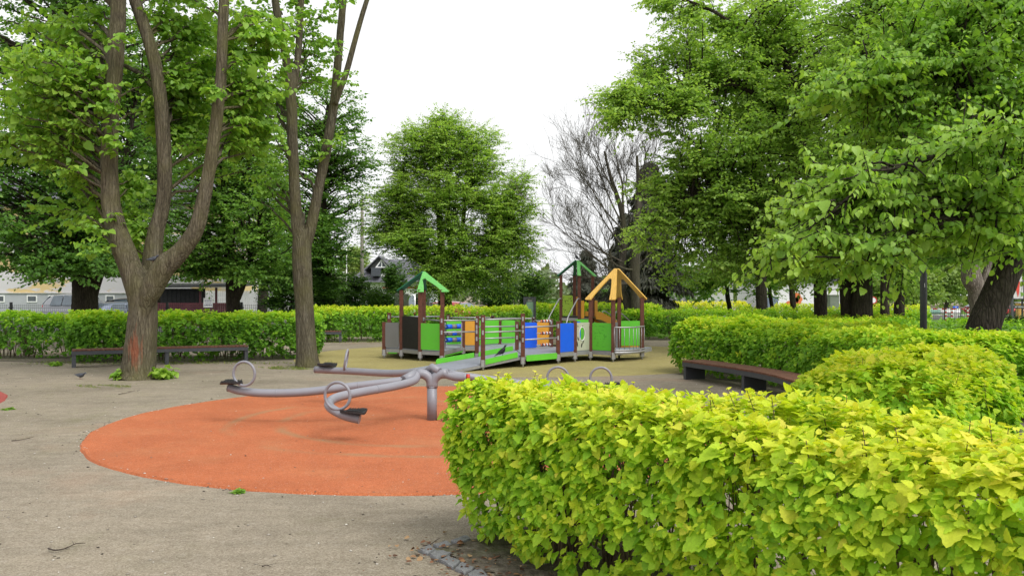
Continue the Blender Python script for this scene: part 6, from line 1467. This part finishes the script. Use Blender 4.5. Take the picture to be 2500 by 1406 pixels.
# ---- far woods and hills-of-trees that close the horizon
def far_wood(label, x0, x1, y0, y1, h, n, mat, seed, tint=.4, size=.9):
    R = np.random.default_rng(seed); x = R.uniform(x0, x1, n); f = (x-x0)/(x1-x0); y = y0+(y1-y0)*f+R.normal(0, 5, n)
    hh = h*(.72+.28*np.sin(x*.21+seed)+.16*np.sin(x*.57+seed*2)+.12*np.sin(x*1.3)); z = hh*(R.random(n)**.75)
    P = np.column_stack([x, y, z]); A = R.normal(0, 1, (n, 3)); A[:, 2] -= .4; N = R.normal(0, .7, (n, 3)); N[:, 2] += .8; N[:, 1] -= .5
    o = leaf_obj('wood', P, A, N, size*np.exp(R.normal(-.1, .35, n)), SIMPLE, mat, None, np.clip(tint+.12*np.sin(x*.4)+R.normal(0, .13, n), 0, 1)); tag(o, label, 'wood', kind='stuff')
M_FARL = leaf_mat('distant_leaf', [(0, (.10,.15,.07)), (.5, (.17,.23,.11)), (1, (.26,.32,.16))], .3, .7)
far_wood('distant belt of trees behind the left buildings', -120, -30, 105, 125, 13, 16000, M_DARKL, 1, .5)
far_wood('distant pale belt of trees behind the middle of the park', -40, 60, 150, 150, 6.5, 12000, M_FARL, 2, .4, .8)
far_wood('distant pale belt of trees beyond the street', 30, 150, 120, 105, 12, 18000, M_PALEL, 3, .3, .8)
far_wood('greyish thicket behind the slide tower', 3, 14, 66, 64, 4.2, 5000, M_SHRUBL, 4, .5, .32)

# ---- birds ------------------------------------------------------------------------------
M_PIGEON = paint('pigeon_grey', (.055,.06,.075), .6, .25, 25, dirtamt=.1); M_CROW = paint('crow_black', (.010,.010,.013), .45, .2, 20, dirtamt=0); M_BEAK = paint('beak', (.05,.045,.04), .5); M_PLEG = paint('bird_leg', (.22,.07,.05), .6)
def bird(name, label, p, head, s, mat, legmat, pitch=.0, legs=True):
    e = thing(name, p, label, 'bird'); p = np.array(p, float); d = V3(math.cos(head), math.sin(head), 0); sd = V3(-d[1], d[0], 0); up = V3(0, 0, 1)
    cp_, sp_ = math.cos(pitch), math.sin(pitch); lift = .5 if pitch > .2 else .40
    def L(a, h): return p+(d*(a*cp_-(h-.5)*sp_)+up*(lift+(h-.5)*cp_+a*sp_))*s
    rows = [(-.98, .50, .045, .012), (-.80, .52, .10, .022), (-.52, .54, .15, .10), (-.25, .54, .22, .21), (.05, .55, .25, .27), (.28, .60, .225, .25), (.42, .68, .17, .19), (.50, .79, .135, .13), (.58, .86, .13, .125), (.68, .89, .10, .095), (.76, .875, .045, .04), (.83, .86, .02, .018), (.92, .84, .004, .004)]
    vs, n = [], 12
    for a, h, w_, t in rows:
        c = L(a, h)
        for j in range(n):
            q = 2*math.pi*j/n; vs.append(c+sd*math.cos(q)*w_*s+(up*cp_-d*sp_)*math.sin(q)*t*s)
    k = len(rows); fs = [(i*n+j, i*n+(j+1) % n, (i+1)*n+(j+1) % n, (i+1)*n+j) for i in range(k-1) for j in range(n)]+[tuple(reversed(range(n))), tuple(range((k-1)*n, k*n))]
    MB().add(vs, fs, 0, True).build('body', mat, e)
    for g in (-1, 1):
        w_ = [L(.25, .64)+sd*g*.20*s, L(.05, .70)+sd*g*.20*s, L(-.35, .64)+sd*g*.15*s, L(-.85, .54)+sd*g*.05*s, L(-.4, .50)+sd*g*.19*s, L(.0, .44)+sd*g*.235*s]; w2 = [q+sd*g*.03*s for q in w_]
        MB().add(w_+w2, [tuple(range(6)), tuple(range(11, 5, -1))]+[(i, (i+1) % 6, 6+(i+1) % 6, 6+i) for i in range(6)], 0, True).build('wing', mat, e)
        if legs:
            h0 = L(.02, .34)+sd*g*.08*s; f0 = V3(h0[0], h0[1], p[2]+.01*s)+d*.03*s; m = MB().tube([h0, (h0+f0)/2-d*.03*s, f0], .016*s, 6)
            for a in (-.5, 0, .5): m.tube([f0, f0+(d*math.cos(a)+sd*math.sin(a))*.11*s], .011*s, 5)
            m.tube([f0, f0-d*.07*s], .011*s, 5); m.build('leg', legmat, e)
        MB().ball(L(.63, .90)+sd*g*.105*s, .016*s, 8, 6).build('eye', M_BEAK, e)
    return e
q = G(196, 925); bird('pigeon', 'grey pigeon pecking on the gravel left of the triple-stemmed tree', (q[0], q[1], .0), -.25, .17, M_PIGEON, M_PLEG, -.12)
fr_ = .74; q = rp(.80, .60); bird('jackdaw', 'black bird standing on the ramp between the kick boards', (q[0], q[1], q[2]+.002), .25, .22, M_CROW, M_CROW, .5)
bird('jackdaw', 'black bird perched on the peak of the tall green roof', (*((T1+T2+T3+T4)/4), ZY(637, 26.9)+.01), 2.3, .17, M_CROW, M_CROW, .5)
q = W(1671, 291, 24.3); bird('jackdaw', 'black bird sitting on a bough of the huge maple', q, .4, .26, M_CROW, M_CROW, .6)
q = W(373, 641, 16.85); bird('dark_pigeon', 'dark bird resting in the fork of the triple-stemmed tree', q, .1, .16, M_PIGEON, M_PLEG, .1)

# ---- granite setts round the near bed, twigs, litter ----------------------------------------
def granite():
    t = NT('granite'); v = t.coord(); c = t.ramp(t.noise(v, 160, 3, .7), [(.35, (.12,.123,.13)), (.55, (.19,.193,.20)), (.7, (.30,.30,.305))]); c = t.mixc(1., c, t.ramp(t.noise(v, 7, 5), [(.3, (.8,.79,.77)), (.7, (1.08,1.08,1.08))]), 'MULTIPLY')
    t.pbr(c, .85, t.bump(t.noise(v, 40, 6), .5, .01), 0, .3); return t.m
M_GRAN = granite()
def sett(pts, seed):
    R = np.random.default_rng(seed); pts = np.array(pts, float); c = pts.mean(0); k = len(pts); out = []
    for i in range(k):
        a_, b_ = pts[i], pts[(i+1) % k]
        for f in (0, .34, .67): out.append(a_*(1-f)+b_*f+R.normal(0, .005, 2))
    out = np.array(out); n = len(out); vs = []
    for z, sc in ((-.03, 1.0), (.012, 1.0), (.021, .95), (.024, .6)):
        for q in out: w_ = c+(q-c)*sc; vs.append((w_[0], w_[1], z+R.normal(0, .0025)*(z > 0)))
    fs = [(l*n+i, l*n+(i+1) % n, (l+1)*n+(i+1) % n, (l+1)*n+i) for l in range(3) for i in range(n)]+[tuple(range(3*n, 4*n))]
    e = MB().add(vs, fs).build('granite_sett', M_GRAN, None, origin=(c[0], c[1], 0)); tag(e, 'rough grey granite sett edging the bed of the nearest hedge', 'kerb stone', 'granite setts edging the near hedge bed')
PX = [[(1020,1347),(1042,1357),(1069,1347),(1048,1336)], [(1056,1335),(1075,1342),(1104,1334),(1090,1325)], [(1100,1324),(1116,1332),(1150,1320),(1135,1312)], [(1046,1358),(1072,1372),(1104,1354),(1071,1347)], [(1074,1373),(1108,1392),(1124,1376),(1096,1362)], [(1112,1393),(1134,1406),(1160,1391),(1130,1378)], [(1140,1408),(1170,1428),(1198,1410),(1166,1393)], [(1176,1430),(1215,1458),(1240,1432),(1203,1412)]]
for i, pl in enumerate(PX): sett([G(*q)[:2] for q in pl], i)
M_DEADW = paint('dead_twig', (.06,.045,.035), .85, .3, 20)
def twig(pts, r_, label, seed):
    R = np.random.default_rng(seed); p = np.array([G(*q) for q in pts])+V3(0, 0, r_+.004); p[:, 2] += R.uniform(0, .012, len(p)); c = p.mean(0)
    m = MB().tube(smooth_path(p, 18), np.linspace(r_, r_*.35, 18), 6)
    for k in range(2):
        i = R.integers(4, 14); q = smooth_path(p, 18)[i]; m.tube([q, q+V3(*R.normal(0, .05, 2), .012)], [r_*.5, r_*.2], 5)
    tag(m.build('twig', M_DEADW, None, origin=c), label, 'twig', 'fallen twigs on the gravel')
twig([(118,1344),(135,1350),(160,1342),(185,1334),(208,1330)], .006, 'forked dark twig lying on the gravel at the lower left', 1)
twig([(28,1078),(50,1076),(82,1070)], .006, 'thin straight twig lying left of the orange circle', 2)
twig([(1032,1334),(1050,1332),(1066,1323),(1075,1318)], .004, 'dark twig lying on the granite setts', 3)
twig([(290,965),(312,960),(330,956)], .006, 'short twig lying in front of the triple-stemmed tree', 4)
twig([(640,1389),(650,1386),(662,1388)], .004, 'tiny dark twig on the bare gravel in the foreground', 5)
rt = MB(); q0 = V3(CX+.06, CY-.03, .02); rt.tube(smooth_path(np.array([q0, q0+V3(.05, -.05, .035), q0+V3(.09, -.13, .012)]), 10), .007, 6); tag(rt.build('dead_root', M_DEADW, None, origin=q0), 'bent dark twig at the foot of the carousel post', 'twig')
R_ = np.random.default_rng(77); Pl = []
def litter(n):
    R = np.random.default_rng(77); a = R.random(n); P = np.column_stack([-.62+a*.9+R.normal(0, .16, n), 5.72-a*.95+R.normal(0, .16, n), R.uniform(.012, .03, n)]); A = R.normal(0, 1, (n, 3)); A[:, 2] *= .2; N = R.normal(0, .35, (n, 3)); N[:, 2] += 1
    o = leaf_obj('leaf_litter', P, A, N, R.uniform(.015, .05, n), SIMPLE, leaf_mat('dead_leaf', [(0, (.06,.03,.018)), (.5, (.20,.09,.045)), (1, (.38,.25,.13))], .1, .8), None, R.random(n)); tag(o, 'dry brown leaf litter on the soil at the end of the nearest hedge', 'leaf litter', kind='stuff')
litter(200)
disc_obj('red_safety_surface', -12.0, 12.0, 4.2, 4.2, rubber('red_rubber', [(.20,.035,.03), (.30,.06,.05), (.38,.10,.08)], (.4,.3,.28)), .011, .02, seed=8)
